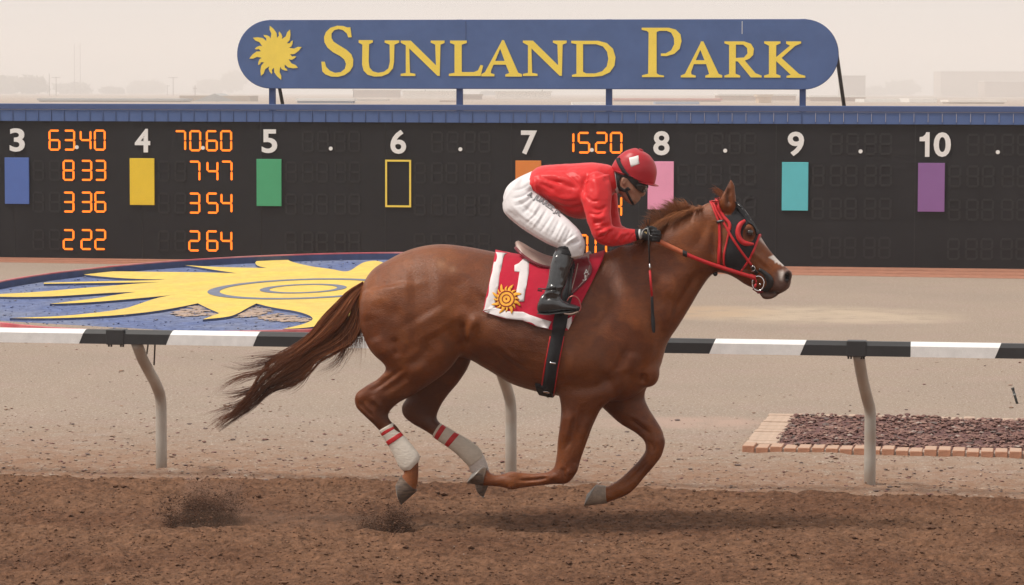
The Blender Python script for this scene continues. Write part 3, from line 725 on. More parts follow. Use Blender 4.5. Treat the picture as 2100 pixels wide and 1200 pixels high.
# sprinkler riser beside the bed
sp0 = onZ(2086, 828); sp1 = onY(2077, 797, sp0[1])
spr = thing('sprinkler_riser', sp0, 'thin leaning black sprinkler pipe standing in the sand behind the rock bed', 'sprinkler')
RUB = M('black_rubber', (.03, .032, .03), rough=.5, var=.2)
d_ = sp1 - sp0
MB().tube([sp0 - d_ * .3, sp1], .0095, 10).build('pipe', RUB, spr, True)
MB().tube([sp0 + d_ * .55, sp0 + d_ * .66], .0125, 10).build('collar', M('collar_grey', (.25, .25, .24), rough=.5), spr, True)
MB().tube([sp1 - d_ * .08, sp1 + d_ * .06], .012, 10).build('nozzle', RUB, spr, True)
# ================================================================== the town in the dust
def at(u, v, D):                      # point on the ray at horizontal distance D along the view
    d = ray(u, v); return CAM + d * (D / np.dot(d, Fh))
def flatbox(mb, a, b, z0, z1, depth):
    """box whose front runs from a to b (xy), going away from the viewer"""
    a = np.array(a[:2]); b = np.array(b[:2]); t = (b - a) / np.linalg.norm(b - a); nrm = np.array([-t[1], t[0]])
    q = [a, b, b + nrm * depth, a + nrm * depth]
    V = [(p[0], p[1], z) for z in (z0, z1) for p in q]
    return mb.add(V, [(0, 3, 2, 1), (4, 5, 6, 7), (0, 1, 5, 4), (1, 2, 6, 5), (2, 3, 7, 6), (3, 0, 4, 7)])
WINM = M('town_glass', (.06, .07, .08), rough=.2, var=.1)
def building(name, u0, u1, vtop, D, wall, roof, label, depth=16., gable=0, windows=0, group=None, roofh=.5, overhang=.4):
    D *= .9; a = at(u0, vtop, D); b = at(u1, vtop, D); zt = (a[2] + b[2]) / 2
    o = thing(name, ((a[0] + b[0]) / 2, (a[1] + b[1]) / 2, 0), label, 'building', group)
    wm = M('wall_' + label[:14], wall, rough=.9, var=.06, scale=.3); rm = M('roof_' + label[:14], roof, rough=.8, var=.06, scale=.3)
    flatbox(MB(), a, b, 0, zt - roofh, depth).build('wall', wm, o)
    t = (b - a)[:2] / np.linalg.norm((b - a)[:2]); nrm = np.array([-t[1], t[0]]); L = np.linalg.norm((b - a)[:2])
    a2 = a[:2] - t * overhang - nrm * overhang; b2 = b[:2] + t * overhang - nrm * overhang
    if gable:
        m_ = (a2 + b2) / 2; dp = nrm * (depth + 2 * overhang); z0 = zt - gable
        V = [(*a2, z0), (*b2, z0), (*m_, zt), (*(a2 + dp), z0), (*(b2 + dp), z0), (*(m_ + dp), zt)]
        mk('roof', V, [(0, 1, 2), (5, 4, 3), (0, 2, 5, 3), (2, 1, 4, 5), (1, 0, 3, 4)], rm, o)
    else:
        flatbox(MB(), a2, b2, zt - roofh + .002, zt, depth + 2 * overhang).build('roof', rm, o)
    for k in range(windows):
        f = (k + .5) / windows; p = a[:2] + t * (L * f - 1.0) - nrm * .06; q = p + t * 2.0
        flatbox(MB(), p, q, 1.2, min(2.9, zt - roofh - .3), .1).build('window', WINM, o)
    return o
W_ = (.55, .50, .45)
building('warehouse', 80, 372, 202, 760, (.45, .39, .32), (.40, .41, .41), 'long low shed with a grey-blue roof line beyond the board', 20)
building('storehouse', 368, 512, 192, 820, (.42, .34, .27), (.36, .37, .37), 'gable roofed tan storehouse with blue-grey eaves', 25, gable=3.2)
building('shop', 610, 722, 202, 700, (.16, .22, .36), (.7, .7, .68), 'shop with a pale blue fascia seen between the sign posts', 12)
building('office_block', 722, 792, 203, 900, (.75, .71, .65), W_, 'small cream office block beside the blue shop', 12)
building('apartment_block', 724, 818, 184, 1500, (.42, .32, .26), (.5, .4, .35), 'brown flat roofed apartment block behind the cream offices', 20)
building('warehouse', 826, 934, 186, 1350, (.80, .75, .68), (.7, .66, .6), 'large white warehouse under the sign', 30)
building('house', 905, 932, 206, 800, (.45, .36, .28), (.4, .3, .25), 'tan stucco house in front of the white warehouse', 9)
building('storehouse', 948, 988, 193, 1100, (.40, .30, .24), (.4, .33, .28), 'brown storehouse just right of a sign post', 14)
building('warehouse', 1016, 1130, 187, 1300, (.78, .74, .68), (.66, .62, .58), 'pale grey warehouse with two dark doors', 30)
building('shop', 1178, 1242, 210, 640, (.85, .82, .76), (.8, .78, .74), 'white roofed low shop close behind the board', 10)
building('school', 1262, 1478, 202, 900, (.48, .34, .28), (.52, .22, .19), 'long school building with a red roof edge', 20)
building('shop', 1348, 1430, 209, 680, (.18, .25, .40), (.3, .36, .48), 'low shop with a blue awning front before the school', 8)
building('apartment_block', 1476, 1632, 193, 1050, (.50, .37, .29), (.72, .70, .66), 'tan block with a white parapet by the right sign post', 22)
building('house', 1556, 1582, 194, 780, (.62, .47, .33), (.6, .5, .4), 'narrow sand-coloured house before the white parapet', 9)
building('warehouse', 1662, 1775, 196, 980, (.46, .34, .27), (.78, .76, .72), 'tan warehouse with a white roof edge beside the dark brace', 20)
building('hotel', 1728, 1775, 155, 2100, (.40, .36, .33), (.38, .35, .32), 'tall grey hotel block rising out of the dust', 25)
building('mall', 1775, 1845, 203, 880, (.50, .33, .27), (.75, .74, .70), 'brick mall wing with a long pale roof', 20, roofh=1.2)
building('mall', 1868, 1918, 202, 860, (.52, .35, .28), (.80, .78, .74), 'brick mall wing with a white gable front', 20, roofh=1.0)
building('apartment_block', 1930, 2100, 146, 2500, (.50, .44, .40), (.60, .58, .55), 'wide pale apartment block on the rise at the town edge', 40)
building('apartment_block', 2020, 2160, 166, 2250, (.45, .37, .32), (.75, .72, .68), 'terraced brown block below the wide pale apartments', 30)
building('house', 1948, 2060, 205, 760, (.62, .52, .42), (.8, .76, .70), 'cream bungalow at the right end of the board', 12)

WOOD = M('pole_wood', (.12, .075, .055), rough=.9, var=.2, scale=1)
def pole(u, vtop, D, arms, label):
    D *= 1.5; p = at(u, vtop, D); o = thing('power_pole', (p[0], p[1], 0), label, 'power pole', 'power poles in the town')
    MB().tube([(p[0], p[1], -.5), (p[0], p[1], p[2])], [.22, .16], 8).build('mast', WOOD, o)
    for dz, L in arms:
        c = p - [0, 0, dz]; a = c[:2] - R0[:2] * L / 2; b = c[:2] + R0[:2] * L / 2
        MB().tube([(*a, c[2]), (*b, c[2])], .13, 6).build('crossarm', WOOD, o)
        for q in (a, b): MB().tube([(*q, c[2]), (*q, c[2] + .35)], .06, 6).build('insulator', WOOD, o)
pole(101, 151, 1150, [], 'bare power pole, tallest of the pair left of the radio mast')
pole(115, 157, 1150, [(.6, 4.6)], 'power pole with one crossarm beside the bare pole')
pole(355, 158, 1150, [(.4, 5.0)], 'power pole with a wide crossarm above the long shed')
pole(343, 175, 1300, [(.4, 3.4)], 'short distant power pole just before the wide-armed one')
pole(400, 175, 1050, [(1.6, 2.0)], 'power pole with a small transformer arm beside the gabled storehouse')
pole(725, 178, 900, [], 'thin pole by the blue shop')
pole(872, 184, 900, [], 'thin pole in front of the white warehouse')
pole(1112, 184, 880, [], 'thin pole in front of the pale grey warehouse')
MAST = M('mast_steel', (.30, .26, .25), rough=.6, var=.1)
p = at(159, 90, 2300); o = thing('radio_mast', (p[0], p[1], 0), 'tall lattice radio mast fading in the dust', 'radio mast')
for du in (-6, 6):
    q = at(159 + du, 190, 2300); MB().tube([(q[0], q[1], 0), (q[0], q[1], p[2])], .22, 6).build('mast_leg', MAST, o)
zz = np.linspace(2, p[2] - 1, 9); qa = at(153, 190, 2300); qb = at(165, 190, 2300)
for i in range(8): MB().tube([(qa[0], qa[1], zz[i]), (qb[0], qb[1], zz[i + 1])], .09, 5).build('lattice_bar', MAST, o)

LEAF = M('dusty_leaves', (.085, .085, .045), rough=.8, var=.5, scale=.5)
BARK = M('bark', (.09, .065, .05), rough=.9, var=.2, scale=2)
def tree(u, vtop, D, wpx, label, bare_=False):
    D = min(D * 3.1, 3700); p = at(u, vtop, D); H_ = p[2]; W = wpx / (FPX / D) / 2; r_ = np.random.default_rng(int(u) + 5)
    o = thing('tree', (p[0], p[1], 0), label, 'tree', 'trees of the town')
    mb = MB().tube([(p[0], p[1], -.3), (p[0] + .1, p[1], H_ * .35), (p[0], p[1] + .1, H_ * .8)], [.35, .25, .08], 7)
    for k in range(7):
        a = r_.uniform(0, 2 * pi); z = H_ * r_.uniform(.3, .6); mb.tube([(p[0], p[1], z), (p[0] + W * .7 * cos(a), p[1] + W * .7 * sin(a), z + H_ * .25)], [.14, .04], 5)
    mb.build('trunk', BARK, o)
    nl = 1500; d = r_.normal(0, 1, (nl, 3)); d /= np.linalg.norm(d, axis=1)[:, None]; rad_ = r_.uniform(.25, 1, (nl, 1)) ** .5
    lob = 1 + .28 * np.sin(d[:, :1] * 5 + u) * np.cos(d[:, 2:] * 4 + u * .7)
    C = np.array([p[0], p[1], H_ * .58]) + d * rad_ * lob * np.array([W, W, H_ * .42])
    s = W * .13; A = r_.normal(0, s, (nl, 4, 3)) + C[:, None]
    F = (np.arange(nl)[:, None] * 4 + np.arange(4)).astype(int)
    mkfast('crown', A.reshape(-1, 3), F, LEAF, o)
tree(14, 160, 900, 70, 'ragged tree at the left end of the board')
tree(66, 160, 860, 62, 'round dome-shaped tree before the bare power pole')
tree(150, 176, 1000, 66, 'broad low tree under the radio mast')
tree(232, 182, 1000, 44, 'small bushy tree above the long shed')
tree(300, 172, 1250, 70, 'faint wide tree left of the wide-armed pole')
tree(430, 168, 1200, 60, 'faint tree behind the gabled storehouse')
tree(478, 150, 1400, 50, 'tall faint tree beside the round end of the sign')
tree(1000, 190, 850, 30, 'small tree between brown storehouse and pale grey warehouse')
tree(1850, 170, 1500, 60, 'faint tree behind the brick mall wings')
tree(1795, 182, 1300, 50, 'low tree at the foot of the tall hotel')

# ------------------------------------------------------------------ dust in the air
hm = bpy.data.materials.new('dust_haze'); hm.use_nodes = True; hm.node_tree.nodes.clear()
ho = hm.node_tree.nodes.new('ShaderNodeOutputMaterial'); hv = hm.node_tree.nodes.new('ShaderNodeVolumePrincipled')
hv.inputs['Color'].default_value = (.985, .963, .950, 1); hv.inputs['Density'].default_value = HAZE = .0007; hv.inputs['Anisotropy'].default_value = 0.0
hm.node_tree.links.new(hv.outputs[0], ho.inputs['Volume'])
hz = MB().box(-4100, 4100, -90, 4100, -1.4, 62).build('haze', hm); tag(hz, kind='stuff')
hz.display_type = 'WIRE'
# ================================================================== the horse
def loft(st, n=28, sub=5, base=None):
    """st rows: (ax,ay,bx,by, side, halfwidth[, skew[, exponent]]) -> closed surface; a/b are outline pixels seen at lateral place `side`"""
    base = HY if base is None else base
    R_ = []
    for s in st:
        s = list(s) + [0.0, 2.0][len(s) - 6:] if len(s) < 8 else list(s)
        A = onY(s[0], s[1], base + s[4]); B = onY(s[2], s[3], base + s[4]); R_.append(np.r_[A, B, s[5], s[6], s[7]])
    R_ = np.array(R_); C = (R_[:, :3] + R_[:, 3:6]) / 2
    d = np.r_[0, np.cumsum(np.maximum(np.linalg.norm(np.diff(C, axis=0), axis=1), .004))]
    m = np.gradient(R_, d, axis=0)
    t = np.concatenate([np.linspace(d[i], d[i + 1], sub, endpoint=False) for i in range(len(d) - 1)] + [[d[-1]]])
    Q = hermite(R_, m, d, t)
    th = np.arange(n) * 2 * pi / n; c = np.cos(th); s_ = np.sin(th)
    V = []
    for q in Q:
        Cc = (q[:3] + q[3:6]) / 2; Hh = (q[:3] - q[3:6]) / 2; e = 2 / q[8]
        cc = np.sign(c) * np.abs(c) ** e; ss = np.sign(s_) * np.abs(s_) ** e
        V.append(Cc + Hh * cc[:, None] + np.array([0, 1, 0]) * (max(q[6], .002) * ss * (1 - q[7] * cc))[:, None])
    k = len(V); V = np.concatenate(V)
    F = [(i * n + j, i * n + (j + 1) % n, (i + 1) * n + (j + 1) % n, (i + 1) * n + j) for i in range(k - 1) for j in range(n)]
    c0 = V[:n].mean(0); c1 = V[-n:].mean(0)
    e0 = (c0 - V[n:2 * n].mean(0)); e1 = (c1 - V[-2 * n:-n].mean(0))
    r0 = np.linalg.norm(V[:n] - c0, axis=1).min() * .35; r1 = np.linalg.norm(V[-n:] - c1, axis=1).min() * .35
    V = np.concatenate([V, [c0 + e0 / (np.linalg.norm(e0) + 1e-9) * r0, c1 + e1 / (np.linalg.norm(e1) + 1e-9) * r1]])
    F += [(len(V) - 2, (j + 1) % n, j) for j in range(n)] + [(len(V) - 1, (k - 1) * n + j, (k - 1) * n + (j + 1) % n) for j in range(n)]
    return V, F
def ball(u, v, side, rx_, ry_, rz_, rot=0., base=None, n=20):
    c = onY(u, v, (HY if base is None else base) + side); V = []; F = []
    for i in range(n // 2 + 1):
        for j in range(n):
            a = pi * i / (n // 2); b = 2 * pi * j / n
            p = np.array([sin(a) * cos(b) * rx_, sin(a) * sin(b) * ry_, cos(a) * rz_])
            V.append(c + [p[0] * cos(rot) - p[2] * sin(rot), p[1], p[0] * sin(rot) + p[2] * cos(rot)])
    for i in range(n // 2):
        for j in range(n): F.append((i * n + j, i * n + (j + 1) % n, (i + 1) * n + (j + 1) % n, (i + 1) * n + j))
    return np.array(V), F
def remesh(parts, voxel):
    V = []; F = []
    for v, f in parts:
        n_ = len(V); V += [tuple(map(float, p)) for p in v]; F += [tuple(i + n_ for i in q) for q in f]
    me = bpy.data.meshes.new('tmp'); me.from_pydata(V, [], F); me.update()
    bm = bmesh.new(); bm.from_mesh(me); bmesh.ops.remove_doubles(bm, verts=bm.verts, dist=1e-5)
    bmesh.ops.recalc_face_normals(bm, faces=bm.faces); bm.to_mesh(me); bm.free()
    o = bpy.data.objects.new('tmp', me); COL.objects.link(o)
    md_ = o.modifiers.new('r', 'REMESH'); md_.mode = 'VOXEL'; md_.voxel_size = voxel; md_.adaptivity = 0
    ev = o.evaluated_get(bpy.context.evaluated_depsgraph_get()); m2 = ev.to_mesh()
    VV = np.empty(len(m2.vertices) * 3); m2.vertices.foreach_get('co', VV); VV = VV.reshape(-1, 3)
    FF = np.array([p.vertices[:] for p in m2.polygons if len(p.vertices) == 4], int)
    ev.to_mesh_clear(); bpy.data.objects.remove(o); bpy.data.meshes.remove(me)
    return VV, FF
class Surf:
    def __init__(s, V, F):
        s.V = V; s.F = F
        E = np.concatenate([F[:, [i, (i + 1) % F.shape[1]]] for i in range(F.shape[1])]); E = np.sort(E, 1); s.E = np.unique(E, axis=0)
        s.deg = np.bincount(s.E.ravel(), minlength=len(V)).astype(float)
    def lap(s):
        o = np.empty_like(s.V)
        for k in range(3):
            o[:, k] = np.bincount(s.E[:, 0], s.V[s.E[:, 1], k], len(s.V)) + np.bincount(s.E[:, 1], s.V[s.E[:, 0], k], len(s.V))
        return o / s.deg[:, None] - s.V
    def taubin(s, n, l=.5, mu=-.53):
        for _ in range(n): s.V = s.V + l * s.lap(); s.V = s.V + mu * s.lap()
    def smooth(s, n, w):
        w = np.asarray(w)[:, None]
        for _ in range(n): s.V = s.V + .6 * w * s.lap()
    def normals(s):
        a = s.V[s.F[:, 0]]; b = s.V[s.F[:, 1]]; c = s.V[s.F[:, 2]]; d = s.V[s.F[:, 3]]
        fn = np.cross(c - a, d - b); N = np.zeros_like(s.V)
        for k in range(4):
            for q in range(3): N[:, q] += np.bincount(s.F[:, k], fn[:, q], len(s.V))
        return N / (np.linalg.norm(N, axis=1)[:, None] + 1e-12)
    def pxmask(s, discs):
        u, v = proj(s.V); w = np.zeros(len(s.V))
        for (x, y, r_) in discs: w = np.maximum(w, np.clip(1.6 - 1.6 * np.hypot(u - x, v - y) / r_, 0, 1))
        return w
    def strokes(s, S, sidemask=None, gain=1.0):
        """S: (polyline px, width px, depth m); depth<0 carves"""
        u, v = proj(s.V); N = s.normals(); dsp = np.zeros(len(s.V))
        for pl, w, dp in S:
            pl = smoothline(pl, 24) if len(pl) > 1 else np.array(pl, float); best = np.full(len(u), 1e9)
            fade = np.ones(len(u)); m_ = max(1, len(pl) - 1)
            for i in range(m_):
                a = pl[i]; b = pl[min(i + 1, len(pl) - 1)]; e = b - a; L2 = e @ e + 1e-9
                t = np.clip(((u - a[0]) * e[0] + (v - a[1]) * e[1]) / L2, 0, 1)
                dd = np.hypot(u - a[0] - t * e[0], v - a[1] - t * e[1]); up_ = dd < best; best = np.where(up_, dd, best)
                if m_ > 1: q_ = (i + t) / m_; fade = np.where(up_, np.clip(np.minimum(q_, 1 - q_) * 3.2, 0, 1), fade)
            dsp += dp * gain * np.exp(-(best / w) ** 2) * fade * fade * (3 - 2 * fade)
        wt = np.clip(np.abs(N[:, 1]) * 1.5 - .15, 0, 1)
        if sidemask is not None: wt = wt * sidemask
        s.V = s.V + N * (dsp * wt)[:, None]
    def bvh(s): return BVHTree.FromPolygons([tuple(v) for v in s.V], [tuple(map(int, f)) for f in s.F])

trunk = loft([(741, 590, 741, 655, 0, .06), (758, 561, 756, 700, 0, .15), (800, 531, 795, 728, 0, .225, .05), (850, 509, 850, 738, 0, .262, .05), (900, 501, 900, 738, 0, .272, .06), (950, 505, 952, 733, 0, .262, .08),
              (1000, 514, 1000, 757, 0, .262, .12), (1050, 524, 1050, 786, 0, .283, .16), (1100, 531, 1100, 802, 0, .29, .2), (1150, 533, 1150, 812, 0, .285, .25), (1200, 529, 1200, 818, 0, .262, .32), (1250, 514, 1248, 824, 0, .232, .36),
              (1295, 506, 1298, 815, 0, .195, .3), (1333, 560, 1330, 790, 0, .15, .1), (1357, 660, 1352, 760, 0, .085)], 40, 6)
neck = loft([(1240, 520, 1310, 800, 0, .19, .3), (1272, 512, 1350, 762, 0, .165, .3), (1306, 496, 1368, 706, 0, .140, .28), (1342, 472, 1393, 667, 0, .118, .2), (1382, 450, 1417, 628, 0, .100, .12), (1420, 432, 1440, 590, 0, .088, .05),
             (1450, 417, 1462, 563, 0, .080), (1474, 408, 1488, 556, 0, .078)], 32, 6)
head = loft([(1466, 407, 1450, 520, 0, .060), (1488, 408, 1458, 556, 0, .078), (1511, 416, 1475, 560, 0, .090), (1529, 436, 1492, 563, 0, .096, -.12), (1545, 460, 1509, 571, 0, .090, -.12), (1560, 485, 1527, 583, 0, .076), (1577, 511, 1544, 591, 0, .062),
             (1594, 531, 1557, 596, 0, .052), (1608, 545, 1571, 600, 0, .050), (1618.5, 554, 1588, 603, 0, .052), (1623.5, 565, 1601, 602, 0, .046), (1622.5, 577, 1611, 597, 0, .030)], 32, 6)
lip = loft([(1556, 594, 1560, 606, 0, .022), (1568, 598, 1566, 613, 0, .030), (1580, 600, 1580, 613.5, 0, .033), (1591, 600, 1591, 609, 0, .026), (1595, 603, 1595, 606, 0, .012)], 16, 4)
def ear(side): return loft([(1474, 428, 1507, 440, side * .8, .022), (1475, 415, 1510, 420, side, .026), (1480, 402, 1509, 404, side * 1.05, .024), (1488, 388, 1507, 389, side * 1.08, .017), (1494, 376, 1505, 377, side * 1.1, .010), (1498, 369, 1500, 369.5, side * 1.1, .005)], 16, 5)
hindN = loft([(742, 600, 940, 560, -.13, .125), (737, 640, 950, 630, -.145, .135), (742, 682, 951, 684, -.15, .128), (762, 722, 945, 726, -.155, .112), (790, 751, 922, 757, -.155, .092), (777, 775, 886, 785, -.15, .074), (750, 792, 848, 810, -.148, .060),
              (729, 812, 814, 829, -.145, .050), (731, 835, 798, 846, -.142, .045), (750, 855, 797, 857, -.14, .040), (767, 871, 803, 866, -.138, .034), (784, 890, 813, 874, -.136, .031), (801, 916, 830, 899, -.134, .031), (813, 940, 846, 917, -.132, .036),
              (820, 956, 857, 935, -.130, .038), (829, 968, 858, 955, -.130, .033), (824, 976, 857, 985, -.130, .035), (822, 979, 852, 1009, -.130, .040)], 24, 5)
hindF = loft([(800, 620, 950, 600, .13, .12), (815, 690, 968, 690, .15, .125), (822, 740, 968, 735, .15, .105), (838, 785, 942, 782, .15, .08), (836, 812, 918, 811, .148, .065), (824, 836, 902, 836, .145, .052), (828, 853, 896, 852, .143, .046), (845, 868, 897, 861, .14, .041),
              (868, 881, 902, 867, .138, .035), (890, 895, 908, 873, .136, .031), (912, 911, 932, 889, .134, .031), (938, 932, 962, 906, .132, .034), (957, 950, 986, 925, .130, .038), (964, 965, 998, 948, .130, .034), (968, 972, 1004, 970, .130, .035), (972, 976, 1006, 986, .130, .040)], 24, 5)
foreN = loft([(1130, 700, 1290, 690, -.13, .10), (1138, 760, 1300, 760, -.14, .105), (1145, 806, 1270, 810, -.145, .092), (1150, 836, 1236, 836, -.145, .078), (1149, 868, 1219, 866, -.143, .068), (1144, 905, 1203, 908, -.14, .056), (1141, 938, 1190, 945, -.138, .050),
              (1136, 958, 1182, 970, -.136, .050), (1125, 967, 1165, 990, -.135, .046), (1108, 970, 1132, 993, -.133, .036), (1088, 971, 1092, 998, -.131, .031), (1068, 969, 1068, 1001, -.130, .034), (1048, 967, 1048, 1004, -.130, .038), (1028, 973, 1030, 999, -.130, .031), (1008, 972, 1006, 997, -.130, .033), (998, 961, 990, 996, -.130, .038)], 24, 5)
foreF = loft([(1190, 720, 1345, 720, .12, .10), (1205, 780, 1338, 775, .13, .10), (1222, 822, 1322, 812, .135, .085), (1246, 846, 1330, 836, .135, .072), (1274, 870, 1346, 862, .135, .060), (1304, 888, 1359, 886, .135, .050), (1321, 904, 1363, 908, .135, .048), (1324, 922, 1358, 932, .134, .045),
              (1312, 942, 1343, 954, .132, .037), (1292, 963, 1322, 978, .131, .032), (1275, 979, 1303, 1001, .130, .034), (1260, 990, 1286, 1015, .130, .038), (1247, 997, 1264, 1024, .130, .032), (1239, 997, 1243, 1032, .130, .038)], 24, 5)
parts = [trunk, neck, head, lip, ear(-.062), ear(.062), hindN, hindF, foreN, foreF,
         ball(1490, 520, -.030, .085, .072, .085), ball(1490, 520, .030, .085, .072, .085),          # cheeks
         ball(1535, 474, -.062, .042, .034, .034, -.9), ball(1535, 474, .062, .042, .034, .034, -.9),  # brow and eye socket
         ball(1322, 752, -.06, .075, .075, .115, .35), ball(1322, 752, .06, .075, .075, .115, .35),            # pectorals
         ball(1325, 690, -.085, .07, .085, .14, -.2), ball(1325, 690, .085, .07, .085, .14, -.2),        # points of shoulder
         ball(1612, 568, -.030, .030, .026, .040, -.5), ball(1612, 568, .030, .030, .026, .040, -.5)]    # nostril wings
V, F = remesh(parts, .0066)
hs = Surf(V, F)
hs.taubin(8)
hs.smooth(48, hs.pxmask([(955, 700, 60), (900, 640, 130), (780, 650, 70), (1260, 790, 70), (1180, 800, 60), (1260, 620, 170), (1330, 620, 90), (1360, 560, 110), (1200, 700, 90), (1450, 480, 60), (1470, 540, 35), (1340, 740, 60), (1325, 780, 50)]) * .9)
hs.smooth(6, hs.pxmask([(1540, 500, 90), (1600, 580, 50)]) * .7)
near = hs.V[:, 1] < HY + .02
hs.strokes([
    # hindquarters
    ([(948, 655), (951, 690), (946, 722)], 8, -.013), ([(930, 560), (938, 600), (944, 650)], 22, -.007), ([(985, 640), (962, 680), (955, 705)], 12, .012), ([(830, 590), (900, 585)], 40, -.010),
    ([(803, 690), (812, 712), (815, 738)], 9, -.007), ([(765, 690), (790, 738)], 14, .008), ([(780, 650), (800, 680), (812, 715)], 26, -.004), ([(870, 640), (900, 690)], 45, .010), ([(750, 600), (760, 660)], 30, .006),
    ([(850, 760), (810, 790), (770, 812)], 8, -.006), ([(880, 745), (830, 778)], 16, .006), ([(835, 815), (795, 835)], 6, -.004), ([(738, 818), (775, 838)], 9, -.005), ([(732, 815)], 9, .004),
    # flank, ribs
    ([(985, 660), (1040, 690), (1100, 715)], 40, .006), ([(970, 715), (1020, 745), (1080, 775)], 18, -.006), ([(1000, 600), (960, 650)], 25, -.008),
    # shoulder and forearm
    ([(1260, 540), (1230, 640), (1205, 700)], 20, -.012), ([(1300, 560), (1310, 640), (1330, 700)], 28, .010), ([(1335, 560), (1350, 640)], 14, -.008), ([(1160, 800), (1230, 790), (1290, 765)], 12, -.011),
    ([(1160, 770), (1200, 750), (1250, 730)], 28, .012), ([(1320, 765), (1318, 790)], 7, -.013), ([(1352, 690), (1346, 730), (1330, 765)], 7, -.005), ([(1200, 825), (1185, 880), (1170, 930)], 9, -.006), ([(1215, 850), (1195, 905)], 9, .005), ([(1170, 840), (1160, 910)], 11, .005),
    ([(1290, 850), (1320, 890)], 8, -.005), ([(1160, 965), (1172, 975)], 8, .005), ([(1130, 978), (1080, 985), (1050, 985)], 4, -.004), ([(1335, 940), (1295, 990)], 4, -.003), ([(1345, 905)], 9, .004), ([(1047, 990)], 9, .003),
    # neck
    ([(1445, 545), (1415, 590), (1375, 650)], 11, -.012), ([(1340, 500), (1400, 470), (1450, 440)], 22, .006), ([(1380, 500), (1350, 580)], 26, -.007), ([(1400, 540), (1370, 620)], 20, .007),
    # head
    ([(1466, 450), (1464, 500), (1470, 545)], 8, -.010), ([(1520, 500), (1545, 520), (1570, 545)], 5, .006), ([(1510, 540), (1540, 560), (1560, 580)], 8, -.006), ([(1555, 505), (1585, 540)], 8, -.004), ([(1537, 477)], 7, -.004),
    ([(1525, 462), (1536, 460), (1546, 468)], 4, .005), ([(1611, 562), (1615, 569), (1612, 576)], 4.2, -.016), ([(1606, 557), (1618, 556), (1621, 566)], 2.6, .004), ([(1570, 598), (1585, 600), (1600, 601)], 2.5, -.010), ([(1493, 385), (1492, 405), (1497, 425)], 5, -.012),
    # tendons, joints, veins
    ([(830, 752), (795, 778), (758, 806)], 5, -.008), ([(800, 762), (768, 786), (745, 806)], 4, .004), ([(735, 822), (748, 840), (768, 858)], 4, -.006), ([(760, 812), (785, 838)], 7, .006), ([(885, 775), (850, 800), (815, 822)], 7, .006),
    ([(1162, 838), (1152, 880), (1148, 925)], 6, .006), ([(1180, 842), (1172, 885), (1158, 930)], 4, -.008), ([(1228, 848), (1208, 890), (1192, 935)], 4, -.005), ([(1178, 948), (1181, 962), (1174, 976)], 4, .006), ([(1150, 958), (1158, 972), (1160, 984)], 4, -.006), ([(1140, 972), (1128, 984)], 4, .005),
    ([(1128, 980), (1095, 984), (1062, 985)], 2.6, -.007), ([(1070, 975), (1050, 972), (1036, 976)], 4, .004), ([(1060, 996), (1040, 998)], 4, .004), ([(1356, 892), (1362, 908), (1356, 926)], 4, .006), ([(1330, 905), (1340, 918), (1336, 930)], 4, -.006), ([(1325, 950), (1300, 978), (1280, 998)], 2.6, -.007),
    ([(1290, 858), (1318, 880), (1340, 895)], 4, -.006), ([(1280, 850), (1310, 862), (1340, 880)], 6, .005), ([(1225, 760), (1260, 800), (1275, 825)], 10, -.008), ([(1180, 700), (1170, 750), (1160, 790)], 14, .008), ([(1290, 700), (1270, 750), (1230, 785)], 10, -.008), ([(1300, 720), (1290, 770)], 14, .008),
    ([(880, 700), (860, 735), (830, 750)], 12, -.007), ([(900, 660), (910, 710), (895, 750)], 16, .008), ([(840, 640), (850, 700), (835, 740)], 12, -.006), ([(760, 620), (790, 640), (830, 640)], 16, -.006), ([(1010, 690), (1060, 740), (1110, 770)], 5, .003), ([(1000, 700), (1040, 740), (1090, 775)], 4, -.003),
    ([(1500, 545), (1525, 560), (1545, 575)], 3, .004), ([(1548, 520), (1565, 545), (1580, 560)], 4, -.004), ([(1458, 440), (1440, 480), (1420, 520)], 12, -.006), ([(1400, 590), (1375, 640), (1360, 680)], 8, .006),
], None, 1.5)
hs.taubin(1)
u, v = proj(hs.V); N_ = hs.normals()
def pm(poly, soft=3.0):
    """soft mask of a pixel polygon"""
    P_ = np.array(poly, float); ins = np.zeros(len(u), bool); best = np.full(len(u), 1e9); n_ = len(P_)
    for i in range(n_):
        a = P_[i]; b = P_[(i + 1) % n_]
        c = ((a[1] > v) != (b[1] > v)); x = (b[0] - a[0]) * (v - a[1]) / (b[1] - a[1] + 1e-12) + a[0]; ins ^= c & (u < x)
        e = b - a; t = np.clip(((u - a[0]) * e[0] + (v - a[1]) * e[1]) / (e @ e + 1e-9), 0, 1); best = np.minimum(best, np.hypot(u - a[0] - t * e[0], v - a[1] - t * e[1]))
    sd_ = np.where(ins, best, -best); return np.clip(.5 + sd_ / (2 * soft), 0, 1)
farleg = hs.V[:, 1] > HY + .05
body_c = np.array([.150, .037, .0078]); dark_c = np.array([.066, .0185, .0065]); light_c = np.array([.265, .082, .0185]); muz_c = np.array([.10, .062, .052]); white_c = np.array([.70, .64, .58])
def lerp(c, d, w): return c * (1 - w[:, None]) + d * w[:, None]
wx, wy = 1.6 * fbm(u / 70 + v / 130, v / 64 - u / 150, 81, 3), 1.6 * fbm(u / 66 - v / 120, v / 71 + u / 140, 83, 3)
nz = fbm(u / 50 + v / 80 + wx, v / 46 - u / 77 + wy, 71, 4); cols = np.tile(body_c, (len(u), 1))
cols = lerp(cols, light_c, np.clip(nz * 1.2 + .15, 0, 1) * .55)
cols = lerp(cols, dark_c, np.clip(-nz * 1.2, 0, 1) * .5)
n2 = fbm(u / 13 + v / 21 + 2 * wx, v / 12 - u / 23 + 2 * wy, 75, 3); cols = cols * (1 + .20 * n2)[:, None]
